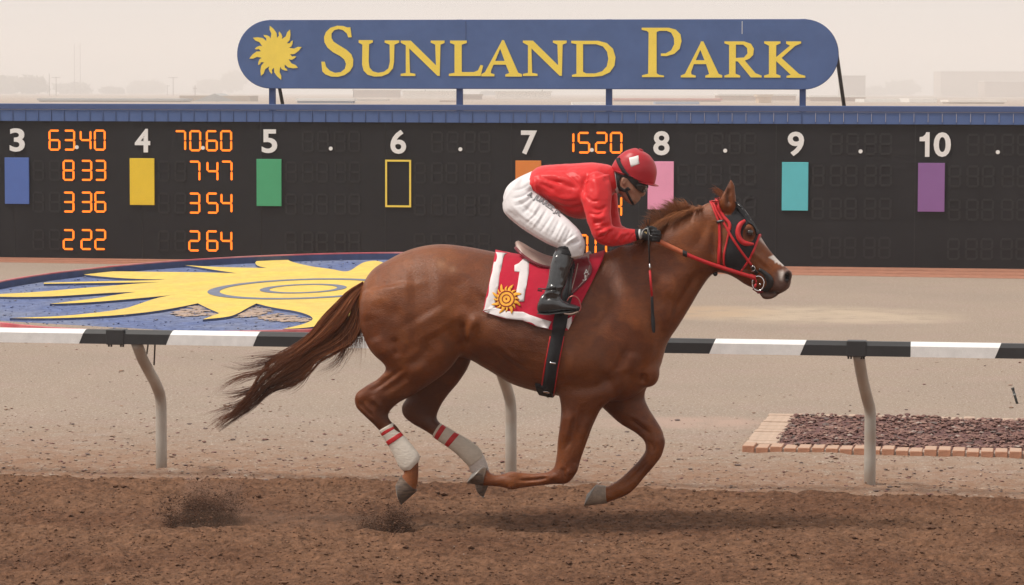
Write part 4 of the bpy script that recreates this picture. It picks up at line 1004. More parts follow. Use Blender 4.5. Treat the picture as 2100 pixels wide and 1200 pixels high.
for (x, y, r_, k, cc) in ((870, 585, 70, .45, dark_c), (812, 670, 45, .45, dark_c), (790, 850, 55, .6, dark_c), (870, 850, 70, .6, dark_c), (1060, 720, 100, .45, dark_c), (1080, 660, 90, .35, dark_c), (1230, 800, 90, .3, dark_c), (1260, 560, 60, .35, dark_c), (1455, 590, 40, .35, dark_c),  # coat patches: partly own tone, partly shade and light put into the colour
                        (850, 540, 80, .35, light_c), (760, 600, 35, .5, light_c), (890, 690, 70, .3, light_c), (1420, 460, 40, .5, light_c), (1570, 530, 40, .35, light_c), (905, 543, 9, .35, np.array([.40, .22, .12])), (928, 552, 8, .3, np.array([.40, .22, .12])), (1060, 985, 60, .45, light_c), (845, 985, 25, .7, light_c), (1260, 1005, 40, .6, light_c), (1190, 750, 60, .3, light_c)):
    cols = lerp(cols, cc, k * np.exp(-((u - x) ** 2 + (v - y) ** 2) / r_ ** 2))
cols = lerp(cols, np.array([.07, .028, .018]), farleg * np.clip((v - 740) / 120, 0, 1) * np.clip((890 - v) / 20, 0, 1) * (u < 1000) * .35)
cols = lerp(cols, np.array([.02, .012, .01]), pm([(1527, 470), (1536, 466), (1546, 474), (1546, 484), (1538, 489), (1529, 484)], 3) * .8)
cols = lerp(cols, muz_c, pm([(1592, 560), (1612, 548), (1630, 555), (1630, 600), (1612, 612), (1596, 618), (1552, 618), (1556, 600), (1580, 592)], 7) * .8)
cols = lerp(cols, white_c, pm([(1576, 528), (1590, 521), (1597, 528), (1609, 545), (1604, 546), (1600, 541), (1597, 543), (1594, 538), (1589, 540), (1588, 535)], 1.2) * .95)
cols = lerp(cols, white_c, pm([(1596, 556), (1605, 554), (1608, 560), (1604, 576), (1600, 574)], 3) * .45)
cols = lerp(cols, white_c, pm([(1555, 490), (1562, 487), (1600, 530), (1590, 522)], 2) * .5)
cols = lerp(cols, np.array([.012, .008, .008]), pm([(1609, 560), (1616, 556), (1621, 562), (1620, 574), (1614, 581), (1609, 576)], 2))
cols = lerp(cols, np.array([.03, .018, .016]), pm([(1572, 597), (1590, 598), (1603, 601), (1603, 603), (1588, 602), (1572, 600)], 1.2) * .8)
cols = lerp(cols, np.array([.05, .022, .014]), pm([(1488, 380), (1497, 372), (1498, 420), (1492, 428), (1487, 410)], 3) * .6)
cols = lerp(cols, white_c, farleg * pm([(950, 925), (990, 915), (1010, 960), (1000, 985), (960, 985)], 5) * .8)
def coat_material():
    m = M('chestnut_coat', (.2, .07, .03), rough=.36, var=.16, scale=90, bump=.0030, bscale=260, spec=.33, tint=True, sheen=.0, stretch=(.4, 1, 1))
    return m
COAT = coat_material()
horse = thing('racehorse', (onZ(1050, 1085)[0], HY, 0), 'galloping chestnut racehorse with all four feet off the ground', 'horse')
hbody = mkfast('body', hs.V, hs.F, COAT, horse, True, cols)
HB = hs.bvh()
HOOF = M('hoof_horn', (.135, .092, .066), rough=.55, var=.4, scale=30, spec=.3, stretch=(1, 1, 5), col2=(.075, .052, .040), scale2=14)
HOOFL = M('hoof_pale', (.25, .19, .145), rough=.5, var=.4, scale=30, spec=.4)
SHOE = M('shoe_metal', (.22, .20, .18), rough=.5, metal=.4, var=.1)
def hoof(cor, sole, side, mat, w0=.042, w1=.058):
    (a, b), (c, d) = cor, sole
    st = []
    for t in (-.12, 0, .3, .65, 1.0):
        A = [a[i] + (c[i] - a[i]) * t for i in (0, 1)]; B = [b[i] + (d[i] - b[i]) * t for i in (0, 1)]; st.append((*A, *B, side, w0 + (w1 - w0) * max(0, t)))
    V, F = loft(st, 24, 4); V = np.array(V)
    o = mk('hoof', V, F, mat, horse, True)
    e = [(c[i] - a[i]) for i in (0, 1)]; L = max(1, sqrt(e[0]**2 + e[1]**2))
    st2 = [(c[0], c[1], d[0], d[1], side, w1 * .98), (c[0] + e[0] / L * 2.2, c[1] + e[1] / L * 2.2, d[0] + e[0] / L * 2.0, d[1] + e[1] / L * 2.0, side, w1 * .95)]
    V, F = loft(st2, 24, 2); mk('horseshoe', V, F, SHOE, o)
hoof(((822, 976), (852, 1010)), ((814, 990), (825, 1034)), -.13, HOOF)
hoof(((998, 959), (988, 996)), ((991, 958), (960, 991)), -.13, HOOF)
hoof(((971, 975), (1006, 986)), ((976, 996), (992, 1018)), .13, HOOF)
hoof(((1241, 996), (1240, 1033)), ((1225, 994), (1200, 1038)), .13, HOOFL)
EYE = M('eye', (.012, .008, .007), rough=.06, var=0, spec=.6, coat=.8)
h0 = HB.ray_cast(Vector(CAM), Vector(ray(1537, 477)).normalized())
for sgn in (1, -1):
    c = np.array(h0[0][:]); c = c + np.array([0, .010, 0]); c[1] = HY + (c[1] - HY) * sgn
    bm = bmesh.new(); bmesh.ops.create_uvsphere(bm, u_segments=18, v_segments=12, radius=.019)
    mk('eye', [np.array(q.co[:]) * [1, .9, 1] + c for q in bm.verts], [tuple(x.index for x in f.verts) for f in bm.faces], EYE, horse, True); bm.free()

# ------------------------------------------------------------------ hair
def strands(name, paths, width, cols_, mat, parent):
    """paths (n,k,3); three-sided tapering hairs"""
    paths = np.asarray(paths); n, k, _ = paths.shape
    T = np.gradient(paths, axis=1); T /= np.linalg.norm(T, axis=2)[..., None] + 1e-9
    A = np.cross(T, np.array([.1, 1.0, .2])); A /= np.linalg.norm(A, axis=2)[..., None] + 1e-9; B = np.cross(T, A)
    prof = np.interp(np.linspace(0, 1, k), [0, .15, .7, 1], [.6, 1, .75, .12])[None, :, None] * np.asarray(width)[:, None, None]
    Vs = np.stack([paths + prof * (A * cos(2 * pi * j / 3) + B * sin(2 * pi * j / 3)) for j in range(3)], 2)
    idx = np.arange(n * k * 3).reshape(n, k, 3); Fs = []
    for j in range(3):
        Fs.append(np.stack([idx[:, :-1, j], idx[:, :-1, (j + 1) % 3], idx[:, 1:, (j + 1) % 3], idx[:, 1:, j]], -1).reshape(-1, 4))
    return mkfast(name, Vs.reshape(-1, 3), np.concatenate(Fs), mat, parent, True, np.repeat(np.asarray(cols_).reshape(-1, 3), 3, 0))
HAIR = M('horse_hair', (.1, .04, .02), rough=.42, var=.15, scale=60, spec=.25, tint=True)
hr = np.random.default_rng(21)
up = smoothline([(745, 578), (715, 600), (690, 628), (665, 655), (635, 690), (600, 716), (562, 738), (532, 770), (508, 808), (478, 840), (440, 876)], 60)
lo = smoothline([(748, 596), (743, 636), (737, 676), (722, 702), (694, 720), (655, 738), (628, 768), (596, 790), (556, 806), (522, 836), (448, 883)], 60)
aub = np.array([.230, .075, .030]); drk = np.array([.050, .023, .017]); red = np.array([.46, .190, .085])
locks = [(hr.uniform(0, 1), hr.uniform(.5, 1.0), hr.normal(0, .2), hr.uniform(0, 6), hr.uniform(4, 9), hr.normal(0, .022), hr.normal(0, .05), hr.uniform(0, 1)) for _ in range(52)]
def tailgroup(n, mode):
    paths = []; C = []
    for i in range(n):
        K = 18; end = hr.uniform(.55, 1.0) if mode == 0 else 1.0
        if mode == 0:
            lk = locks[i % len(locks)]; s = lk[0] + hr.normal(0, .035); end = np.clip(lk[1] + hr.normal(0, .05), .4, 1.0)
            q = np.linspace(0, end, K); ii = np.clip((q * 59), 0, 59); f = ii.astype(int); g = np.minimum(f + 1, 59); fr = (ii - f)[:, None]
            U = up[f] * (1 - fr) + up[g] * fr; L_ = lo[f] * (1 - fr) + lo[g] * fr
            ss = np.clip(s + lk[2] * q * q * 1.3 + .05 * np.sin(q * lk[4] + lk[3]) + hr.normal(0, .03) * q, -.25, 1.25)[:, None]
            p = U * (1 - ss) + L_ * ss; wav = np.sin(q * lk[4] + lk[3]) * 4 * q + hr.normal(0, 1.5) * q
            p = p + np.stack([wav * .4, wav * .7], 1)
            y = lk[5] + hr.normal(0, .006) + q * lk[6]
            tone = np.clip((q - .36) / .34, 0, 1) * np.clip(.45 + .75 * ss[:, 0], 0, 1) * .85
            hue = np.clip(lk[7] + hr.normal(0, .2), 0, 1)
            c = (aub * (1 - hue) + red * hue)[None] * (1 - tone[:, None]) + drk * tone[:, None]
        else:
            src_, pts = wisps[i % len(wisps)]
            j = hr.normal(0, 1, 2); K_ = smoothline([np.array(a) + j * (2.5 + 7 * b) * np.array([1, .8]) + hr.normal(0, 1.3, 2) for a, b in zip(pts, np.linspace(0, 1, len(pts)))], K)
            cut = hr.uniform(.7, 1); p = K_ if cut > .97 else smoothline(K_[:max(4, int(K * cut))], K)
            q = np.linspace(0, 1, K); y = hr.normal(0, .02) + q * hr.normal(0, .03); hue = hr.uniform(0, 1)
            c = np.tile(aub * (1 - hue) + drk * hue if src_ else aub * .8, (K, 1))
        paths.append([onY(a, b, HY - .01 + yy) for (a, b), yy in zip(p, np.broadcast_to(y, (K,)))]); C.append(np.broadcast_to(c, (K, 3)))
    return paths, C
wisps = [(1, [(738, 600), (735, 650), (732, 690), (726, 716), (712, 738)]), (1, [(735, 610), (722, 660), (722, 700), (705, 730), (680, 752)]), (1, [(728, 630), (708, 680), (705, 720), (690, 745), (640, 769)]), (0, [(742, 600), (741, 660), (742, 700), (738, 730), (735, 752)]),
         (1, [(715, 650), (696, 690), (692, 718), (670, 735), (655, 742)]), (1, [(700, 660), (672, 715), (640, 735), (600, 737), (545, 741)]), (1, [(640, 700), (590, 728), (555, 732), (520, 735), (488, 742)]), (1, [(620, 715), (560, 740), (525, 752), (490, 755), (462, 746)]),
         (0, [(560, 755), (520, 768), (490, 776), (462, 792), (446, 810)]), (1, [(540, 790), (500, 805), (470, 812), (450, 812)]), (1, [(530, 800), (490, 830), (455, 842), (428, 852)]), (0, [(520, 820), (480, 850), (450, 862), (424, 884)]), (1, [(640, 745), (610, 785), (585, 797), (560, 800)]),
         (1, [(745, 605), (738, 640), (736, 680), (728, 705), (718, 716)]), (1, [(742, 610), (728, 650), (716, 690), (712, 715), (698, 728)])]
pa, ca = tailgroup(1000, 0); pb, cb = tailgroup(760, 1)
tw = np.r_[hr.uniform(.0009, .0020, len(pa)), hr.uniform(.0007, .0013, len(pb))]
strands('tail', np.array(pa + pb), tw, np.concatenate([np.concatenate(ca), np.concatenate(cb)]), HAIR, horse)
# mane blown back along the crest
paths = []; C = []
crest = smoothline([(1316, 492), (1342, 472), (1382, 450), (1424, 431), (1448, 419)], 40)
lock = hr.uniform(0, 1, (110, 4))
for i in range(2400):
    k_ = lock[i % 110]; t = np.clip(k_[0] * .96 + hr.normal(0, .02), 0, 1); b = crest[min(39, int(t * 39))] + hr.normal(0, 1.6, 2) + [0, 3]
    hgt = np.interp(t, [0, .08, .4, .75, .82, .9, 1], [10, 26, 31, 27, 14, 3, 2]) * (.5 + .7 * k_[1]) * hr.uniform(.7, 1.15)
    back = np.interp(t, [0, .3, .7, 1], [8, 22, 24, 6]) * (.5 + .7 * k_[2]) * hr.uniform(.7, 1.3)
    if k_[3] < .33:     # lies over the near side of the crest
        p = smoothline([b, b + [-back * .4, -hgt * .22], b + [-back * .95, -hgt * .02], b + [-back * 1.5, hgt * .38 + 2]], 10); y0, y1 = -.02, -.085
    else:
        p = smoothline([b, b + [-back * .12, -hgt * .5], b + [-back * .45, -hgt * .9], b + [-back * 1.0, -hgt * (.75 + .4 * k_[1])]], 10); y0, y1 = 0, -.05 + .09 * k_[2]
    p = p + hr.normal(0, 1.6, 2)[None] * np.linspace(0, 1, 10)[:, None]
    yy = np.linspace(y0, y1, 10) + hr.normal(0, .006); paths.append([onY(q[0], q[1], HY + a) for q, a in zip(p, yy)])
    hue = np.clip(k_[2] * .7 + hr.uniform(0, .4), 0, 1); C.append(np.tile(np.array([.25, .085, .032]) * (1 - hue) + np.array([.48, .21, .09]) * hue, (10, 1)))
strands('mane', np.array(paths), hr.uniform(.0007, .0014, 2400), np.concatenate(C), HAIR, horse)
paths = []; C = []
for i in range(110):
    b = np.array([1484, 412]) + hr.normal(0, 2, 2); e = hr.uniform(.6, 1.1)
    p = smoothline([b, b + np.array([-4, -12]) * e, b + np.array([-12, -21]) * e, b + np.array([-22, -22]) * e + hr.normal(0, 2, 2)], 10)
    paths.append([onY(q[0], q[1], HY + hr.normal(0, .002) + .01) for q in p]); C.append(np.tile(aub * hr.uniform(.8, 1.4), (10, 1)))
strands('forelock', np.array(paths), np.full(110, .0016), np.concatenate(C), HAIR, horse)
# ================================================================== tack
def hit(bvh, u, v, far=60):
    h = bvh.ray_cast(Vector(CAM), Vector(ray(u, v)).normalized(), far)
    return (np.array(h[0][:]), np.array(h[1][:])) if h[0] is not None else None
def drape(bvh, px, offv):
    """pixels -> points lying `offv` off the surface; misses take the nearest surface point"""
    out = []; last = None
    hits = [hit(bvh, *p) for p in px]
    dep = [np.dot(h[0] - CAM, CF) for h in hits if h]; md_ = np.median(dep) if dep else 16
    for p, h in zip(px, hits):
        if h is None:
            d = ray(*p); q = CAM + d * (md_ / np.dot(d, CF)); nn = bvh.find_nearest(Vector(q)); h = (np.array(nn[0][:]), np.array(nn[1][:]))
        nrm = h[1] if np.dot(h[1], CF) < 0 else -h[1]
        out.append(h[0] + nrm * offv)
    return np.array(out)
def mirror(V): V = np.array(V, float); V[:, 1] = 2 * HY - V[:, 1]; return V
def decal(name, poly, bvh, offv, thick, mat, parent, holes=(), grid=6., both=False, smooth=True, label=None):
    Vp, T, B = tri2d(poly, holes, grid)
    fr = drape(bvh, Vp, offv); bk = drape(bvh, Vp, offv - thick)
    # image y runs down: flip so the outside faces the viewer
    T = [(t[2], t[1], t[0]) for t in T]; B = [(e[1], e[0]) for e in B]
    V, F = slab(fr, bk, T, B); o = mk(name, V, F, mat, parent, smooth)
    if label: o['label'] = label
    if both:
        o2 = mk(name, mirror(V), [f[::-1] for f in F], mat, parent, smooth)
        if label: o2['label'] = label
    return o
def strap(name, pts, wpx, bvh, offv, thick, mat, parent, both=False, n=28, closed=False):
    L = smoothline(pts, n); tg = np.gradient(L, axis=0); tg /= np.linalg.norm(tg, axis=1)[:, None] + 1e-9; nr = np.stack([-tg[:, 1], tg[:, 0]], 1)
    w = np.broadcast_to(np.asarray(wpx, float), (n,))[:, None] / 2
    c = drape(bvh, L, offv); V = []
    a = drape(bvh, L + nr * w, offv); b = drape(bvh, L - nr * w, offv); a2 = drape(bvh, L + nr * w, offv - thick); b2 = drape(bvh, L - nr * w, offv - thick)
    for i in range(n): V += [a[i], c[i] + (c[i] - (a2[i] + b2[i]) / 2) * .15, b[i], b2[i], a2[i]]
    k = 5
    F = [(i * k + j, i * k + (j + 1) % k, (i + 1) * k + (j + 1) % k, (i + 1) * k + j) for i in range(n - 1) for j in range(k)] + [tuple(range(k - 1, -1, -1)), tuple((n - 1) * k + j for j in range(k))]
    o = mk(name, V, F, mat, parent, True)
    if both: mk(name, mirror(V), [f[::-1] for f in F], mat, parent, True)
    return o
REDW = M('red_webbing', (.52, .018, .022), rough=.5, var=.10, scale=60, bump=.0006, bscale=500)
REDC = M('red_cloth', (.50, .012, .040), rough=.8, var=.08, scale=14, bump=.0035, bscale=18, spec=.2, sheen=.1)
WCLO = M('white_cloth', (.74, .70, .70), rough=.85, var=.05, scale=20, bump=.003, bscale=30, spec=.2)
BCLO = M('black_cloth', (.020, .020, .023), rough=.75, var=.2, scale=40, bump=.001, bscale=300, spec=.3)
BLEA = M('black_leather', (.018, .018, .019), rough=.32, var=.2, scale=30, spec=.5)
ORRUB = M('orange_rubber', (.50, .13, .055), rough=.6, var=.12, scale=50)
CHROME = M('chrome', (.75, .75, .76), rough=.15, metal=1.0, var=.05)
MAROON = M('maroon_leather', (.17, .012, .022), rough=.28, var=.2, scale=25, spec=.5, coat=.3)
TAN = M('seat_leather', (.42, .31, .27), rough=.4, var=.12, scale=20, spec=.5)
GOLD = M('embroidery_gold', (.80, .38, .03), rough=.7, var=.15, scale=60)
OXB = M('embroidery_oxblood', (.25, .02, .02), rough=.8, var=.1)

# ---- saddle cloth: runs over the back from hem to hem
hem = smoothline([(993, 640), (1002, 644), (1040, 655), (1073, 659), (1103, 671), (1130, 677), (1150, 678), (1164, 679)], 40)
topl = smoothline([(1016, 519), (1040, 522), (1100, 532), (1150, 534), (1200, 531), (1241, 528)], 40)
cloth_t = thing('saddle_cloth', onY(1100, 600, HY), 'red number one saddle cloth with white border draped over the horse', 'saddle cloth')
NR = 26; half = []
for i in range(40):
    t0 = onY(topl[i][0], topl[i][1], HY); h = HB.ray_cast(Vector((t0[0], HY, 3.0)), Vector((0, 0, -1))); top = np.array(h[0][:]) + [0, 0, .014]
    hx = hem[i] if i < 30 else hem[i]
    # right edge slants
    px = [topl[i] * (1 - s) + hx * s for s in np.linspace(.05, 1, NR - 1)]
    ed = .5 - abs(i / 39 - .5)
    q = drape(HB, px, .015)
    q = q + np.array([0, -1, 0]) * (.006 * np.sin(i * .55 + np.linspace(0, 2, NR - 1)) * np.linspace(0, 1, NR - 1) ** 2 + .003)[:, None]
    half.append(np.vstack([top, q]))
half = np.array(half)                                  # (40,NR,3)
full = np.concatenate([mirror(half.reshape(-1, 3)).reshape(40, NR, 3)[:, :0:-1], half], 1); W2 = full.shape[1]
Vc = full.reshape(-1, 3); ix = np.arange(40 * W2).reshape(40, W2)
Fc = np.stack([ix[:-1, 1:], ix[1:, 1:], ix[1:, :-1], ix[:-1, :-1]], -1).reshape(-1, 4)
oc = mkfast('cloth', Vc, Fc, REDC, cloth_t, True)
sm = oc.modifiers.new('thick', 'SOLIDIFY'); sm.thickness = .005; sm.offset = -1
CB = BVHTree.FromPolygons([tuple(v) for v in Vc], [tuple(map(int, f)) for f in Fc])
z8 = lambda x, y: (980 + x / 6.664, 500 + y / 6.664)
decal('white_border', [z8(*p) for p in [(225, 170), (245, 120), (290, 125), (400, 135), (365, 150), (345, 200), (280, 580), (240, 800), (235, 875), (85, 935), (92, 890)]], CB, .0035, .003, WCLO, cloth_t, grid=8, both=True)
decal('white_border', [(993, 639), (1015, 631), (1042, 639), (1073, 640), (1086, 646), (1107, 653), (1131, 660), (1128, 676), (1103, 670), (1073, 658), (1040, 654), (1002, 643)], CB, .0035, .003, WCLO, cloth_t, grid=8, both=True)
decal('white_border', [(1157, 658), (1173, 649), (1180, 661), (1166, 677), (1161, 672)], CB, .0045, .003, WCLO, cloth_t, grid=6, both=True)
decal('number_one', [z8(*p) for p in [(620, 213), (665, 215), (703, 240), (695, 400), (668, 560), (650, 640), (630, 790), (560, 790), (525, 660), (545, 560), (570, 385), (500, 380), (500, 300), (560, 272)]], CB, .0035, .003, WCLO, cloth_t, grid=7)
sx, sy_ = z8(392, 760); k8 = 1 / 6.664
decal('sun_badge', sunshape(sx, sy_, 112 * k8, 218 * k8, 180 * k8, 8, .10, .35), CB, .0062, .0022, GOLD, cloth_t, grid=5)
for ro, ri in ((112, 98), (62, 50), (12, 0.5)):
    outer = [(sx + ro * k8 * cos(a), sy_ + ro * k8 * sin(a)) for a in np.linspace(0, 2 * pi, 28, endpoint=False)]
    inner = [(sx + ri * k8 * cos(a), sy_ + ri * k8 * sin(a)) for a in np.linspace(0, 2 * pi, 28, endpoint=False)]
    decal('badge_ring', outer, CB, .0078, .0016, OXB, cloth_t, holes=[inner] if ri > 5 else [], grid=0)

# ---- racing saddle with girth and stirrup
saddle = thing('racing_saddle', onY(1130, 540, HY), 'small maroon racing saddle with tan seat strapped over the red cloth', 'saddle')
ctr = smoothline([(1060, 503), (1066, 504.5), (1090, 516), (1112, 526), (1135, 531), (1165, 531), (1192, 524), (1206, 517)], 36)
edg = smoothline([(1057, 508), (1064, 516), (1080, 529.5), (1096, 539), (1112, 545.5), (1135, 549), (1163, 548), (1190, 543), (1208, 534)], 36)
eY = np.interp(np.linspace(0, 1, 36), [0, .1, .35, .6, .85, 1], [-.055, -.10, -.135, -.125, -.10, -.07])
def seat_sheet(s_, lift):
    rows = []
    for i in range(36):
        c = onY(*ctr[i], HY) - [0, 0, lift]; e = onY(*edg[i], HY + eY[i]) - [0, 0, lift * .3]; e[1] = HY + (e[1] - HY) * s_
        rows.append([c * (1 - t) + e * t + [0, 0, .028 * sin(pi * t) * (1 - .3 * i / 36)] for t in np.linspace(0, 1, 9)])
    return np.array(rows)
full_ = np.concatenate([seat_sheet(-1, 0)[:, :0:-1], seat_sheet(1, 0)], 1); W3 = full_.shape[1]; ix3 = np.arange(36 * W3).reshape(36, W3)
F3 = np.stack([ix3[:-1, 1:], ix3[1:, 1:], ix3[1:, :-1], ix3[:-1, :-1]], -1).reshape(-1, 4)
o = mkfast('seat', full_.reshape(-1, 3), F3, TAN, saddle, True); s_ = o.modifiers.new('t', 'SOLIDIFY'); s_.thickness = .014; s_.offset = -1
for sg in (1, -1):
    E_ = [onY(*edg[i], HY + eY[i]) for i in range(36)]
    V, F = tube(np.array(E_) if sg > 0 else mirror(E_), .0075, 10); mk('seat_binding', V, F, MAROON, saddle, True)
decal('flap', [(1178, 533), (1188, 528), (1204, 524), (1213, 545), (1215, 553), (1213, 563), (1201, 580), (1180, 600), (1168, 607), (1160, 600), (1163, 560), (1168, 540)], CB, .014, .008, MAROON, saddle, grid=7, both=True)
FLB = CB
strap('flap_seam', [(1186, 545), (1180, 570), (1172, 598)], 1.6, CB, .0165, .003, TAN, saddle)
strap('flap_seam', [(1210, 548), (1206, 566), (1186, 592)], 1.2, CB, .0165, .003, TAN, saddle)
for ch, (u0_, v0_, u1_, v1_) in (('A', (1198, 556, 1209, 566)), ('J', (1195, 567.5, 1203, 578.5))):
    G, T, B, mx = text2d(ch, .012); px = [(u0_ + g[0] * (u1_ - u0_) - (1 - g[1]) * -0.0, v1_ - g[1] * (v1_ - v0_)) for g in G]
    fr = drape(CB, px, .0165); bk = drape(CB, px, .013); V, F = slab(fr, bk, T, B); mk('flap_letter', V, F, WHITE, saddle)
gp = [(1176, 540), (1166, 585), (1155, 630), (1143, 690), (1132, 750), (1123, 808)]
class Both:
    """nearest of cloth and body along the ray"""
    def ray_cast(s, o, d, far=60):
        a = CB.ray_cast(o, d, far); b = HB.ray_cast(o, d, far)
        if a[0] is None: return b
        if b[0] is None: return a
        return a if a[3] < b[3] else b
    def find_nearest(s, q): return HB.find_nearest(q)
BO = Both()
strap('girth', gp, [27] * 10 + [26] * 10 + [25] * 10 + [24] * 10, BO, .013, .012, BCLO, saddle, both=True, n=40)
# the girth closes under the chest
lastp = [hit(HB, 1123, 808)[0]]
xg = [onY(u_, 800, HY)[0] for u_ in (1111, 1123, 1135)]
Vg = []
for x_ in xg:
    for y_ in np.linspace(-.21, .21, 15):
        h = HB.ray_cast(Vector((x_, HY + y_, .42)), Vector((0, 0, 1)))
        p_ = np.array(h[0][:]) if h[0] is not None else np.array([x_, HY + y_, .7]); Vg.append(p_ - [0, 0, .008])
Fg = [(r_ * 15 + k_, (r_ + 1) * 15 + k_, (r_ + 1) * 15 + k_ + 1, r_ * 15 + k_ + 1) for r_ in range(2) for k_ in range(14)]
og = mk('girth_underside', Vg, Fg, BCLO, saddle, True); s_ = og.modifiers.new('t', 'SOLIDIFY'); s_.thickness = .008
for dx in (-14, 13):
    strap('girth_piping', [(p_[0] + dx, p_[1]) for p_ in gp[3:]], 3.0, BO, .011, .01, REDW, saddle, both=True, n=16)
strap('girth_buckle', [(1128, 742), (1140, 744)], 3, BO, .017, .004, CHROME, saddle, n=4)
strap('girth_buckle', [(1116, 798), (1128, 800)], 2.4, BO, .017, .004, CHROME, saddle, n=4)
SIDE_FOOT = -.335
st_pts = smoothline([(1163, 618), (1168, 610), (1176, 607), (1184, 611), (1190, 622), (1191, 633), (1188, 640)], 20)
ALLOY = M('stirrup_alloy', (.35, .10, .09), rough=.3, metal=.6)
MB().tube([onY(a, b, HY + SIDE_FOOT - .03) for a, b in st_pts], .0035, 8).build('stirrup_bow', ALLOY, saddle, True)
MB().tube([onY(a, b, HY + SIDE_FOOT + .03) for a, b in st_pts], .0035, 8).build('stirrup_bow', ALLOY, saddle, True)
V, F = loft([(1158, 640, 1160, 645, SIDE_FOOT, .045), (1172, 640, 1173, 647, SIDE_FOOT, .05), (1187, 636, 1189, 642, SIDE_FOOT, .045)], 14, 3)
mk('stirrup_tread', V, F, M('tread', (.20, .13, .10), rough=.5), saddle, True)
MB().tube([onY(1172, 550, HY - .26), onY(1168, 612, HY + SIDE_FOOT)], .008, 8).build('stirrup_leather', BLEA, saddle, True)

# ---- blinker hood
hood = thing('blinker_hood', onY(1510, 500, HY), 'black blinker hood with red trimmed eye cups on the horse head', 'blinker hood')
eh = [(1537 + 15 * cos(a) * .9 - 5 * sin(a), 478 + 20 * sin(a) + 3 * cos(a)) for a in np.linspace(0, 2 * pi, 20, endpoint=False)]
decal('hood_side', [(1468, 412), (1476, 424), (1480, 436), (1489, 442), (1499, 441), (1506, 432), (1509, 420), (1506, 413), (1512, 417), (1527, 434), (1543, 458), (1557, 482), (1547, 508), (1535, 534), (1519, 556), (1487, 548), (1483, 538), (1490, 495), (1496, 466), (1483, 443), (1472, 420)], HB, .0045, .006, BCLO, hood, holes=[eh], grid=5, both=True)
Vt = []; ft = smoothline([(1508, 414), (1527, 433), (1543, 457), (1557, 481)], 14)
for p in ft:
    c = onY(p[0], p[1], HY)
    for a in np.linspace(-1, 1, 9):
        h = HB.find_nearest(Vector(c + np.array([.004, a * .075, .002]))); nn = np.array(h[1][:]); Vt.append(np.array(h[0][:]) + nn * .0046)
Ft = [(i * 9 + j, i * 9 + j + 1, (i + 1) * 9 + j + 1, (i + 1) * 9 + j) for i in range(13) for j in range(8)]
o = mk('hood_front', Vt, Ft, BCLO, hood, True); s_ = o.modifiers.new('t', 'SOLIDIFY'); s_.thickness = .003; s_.offset = -1
decal('maker_mark', [(1512, 416), (1516, 418), (1526, 433), (1531, 440), (1542, 456), (1538, 453), (1528, 443), (1523, 440), (1520, 430)], HB, .0075, .003, WHITE, hood, grid=0)
cup = smoothline([(1526, 455), (1518, 461), (1514, 471), (1514, 483), (1519, 493), (1528, 500), (1543, 501)], 24)
for sgn in (0, 1):
    base_ = drape(HB, cup, .012); V, F = tube(base_ if not sgn else mirror(base_), np.interp(np.linspace(0, 1, 24), [0, .15, .8, 1], [.007, .0135, .0135, .006]), 10)
    mk('eye_cup', V, F, REDW, hood, True)
strap('hood_trim', [(1556, 482), (1547, 508), (1535, 534), (1520, 556)], 4.2, HB, .0085, .006, REDW, hood, both=True)
strap('hood_trim', [(1497, 470), (1492, 492), (1485, 530), (1487, 546), (1504, 552)], 3.6, HB, .0085, .006, REDW, hood, both=True)
strap('hood_trim', [(1470, 408), (1474, 424), (1484, 444), (1497, 462), (1496, 472)], 6.5, HB, .0085, .006, REDW, hood, both=True)

# ---- bridle and reins
bridle = thing('bridle', onY(1480, 500, HY), 'red webbing bridle with chrome ring bit and rubber grip reins', 'bridle')
strap('throat_latch', [(1456, 410), (1465, 432), (1475, 458), (1477, 490), (1475, 545)], 4.6, HB, .009, .006, REDW, bridle, both=True)
strap('cheek_piece', [(1461, 410), (1474, 440), (1485, 458), (1503, 489), (1520, 515), (1534, 534), (1541, 543)], 4.6, HB, .012, .007, REDW, bridle, both=True)
strap('keeper', [(1471, 456), (1485, 454)], 5.5, HB, .015, .005, BLEA, bridle, n=6)
strap('cheek_strap', [(1538, 540), (1546, 551), (1553, 560)], 6, HB, .011, .006, BLEA, bridle, both=True, n=10)
strap('noseband', [(1556, 552), (1567, 560), (1577, 570), (1580, 582), (1572, 592), (1560, 597)], [6, 7, 8, 10, 12, 14, 14, 13, 11, 9, 8, 7], HB, .008, .006, BLEA, bridle, both=True, n=12)
strap('tongue_tie', [(1541, 601), (1552, 600), (1566, 598)], 5, HB, .012, .006, M('tongue_tie_red', (.22, .015, .025), rough=.7), bridle, n=8)
bit_c = drape(HB, [(1556, 579)], .016)[0]
ring = [bit_c + np.array([.030 * cos(a), -.004, .037 * sin(a)]) for a in np.linspace(0, 2 * pi, 33)]
for sgn in (0, 1):
    V, F = tube(ring if not sgn else mirror(ring), .0036, 8, False); mk('bit_ring', V, F, CHROME, bridle, True)
MB().tube([bit_c + [.01, 0, -.005], np.array([bit_c[0] + .01, 2 * HY - bit_c[1], bit_c[2] - .005])], .006, 8).build('mouthpiece', CHROME, bridle, True)
bk_ = [drape(HB, [p], .017)[0] for p in ((1540, 546), (1545, 544), (1549, 549), (1547, 553), (1541, 553))]
V, F = tube(bk_, .0022, 6); mk('buckle', V, F, CHROME, bridle, True)
MB().tube([onY(1467, 562, HY - .02), onY(1467, 560, HY + .02)], .012, 10).build('ring_stop', BLEA, bridle, True)
HAND = onY(1334, 484, HY - .125)
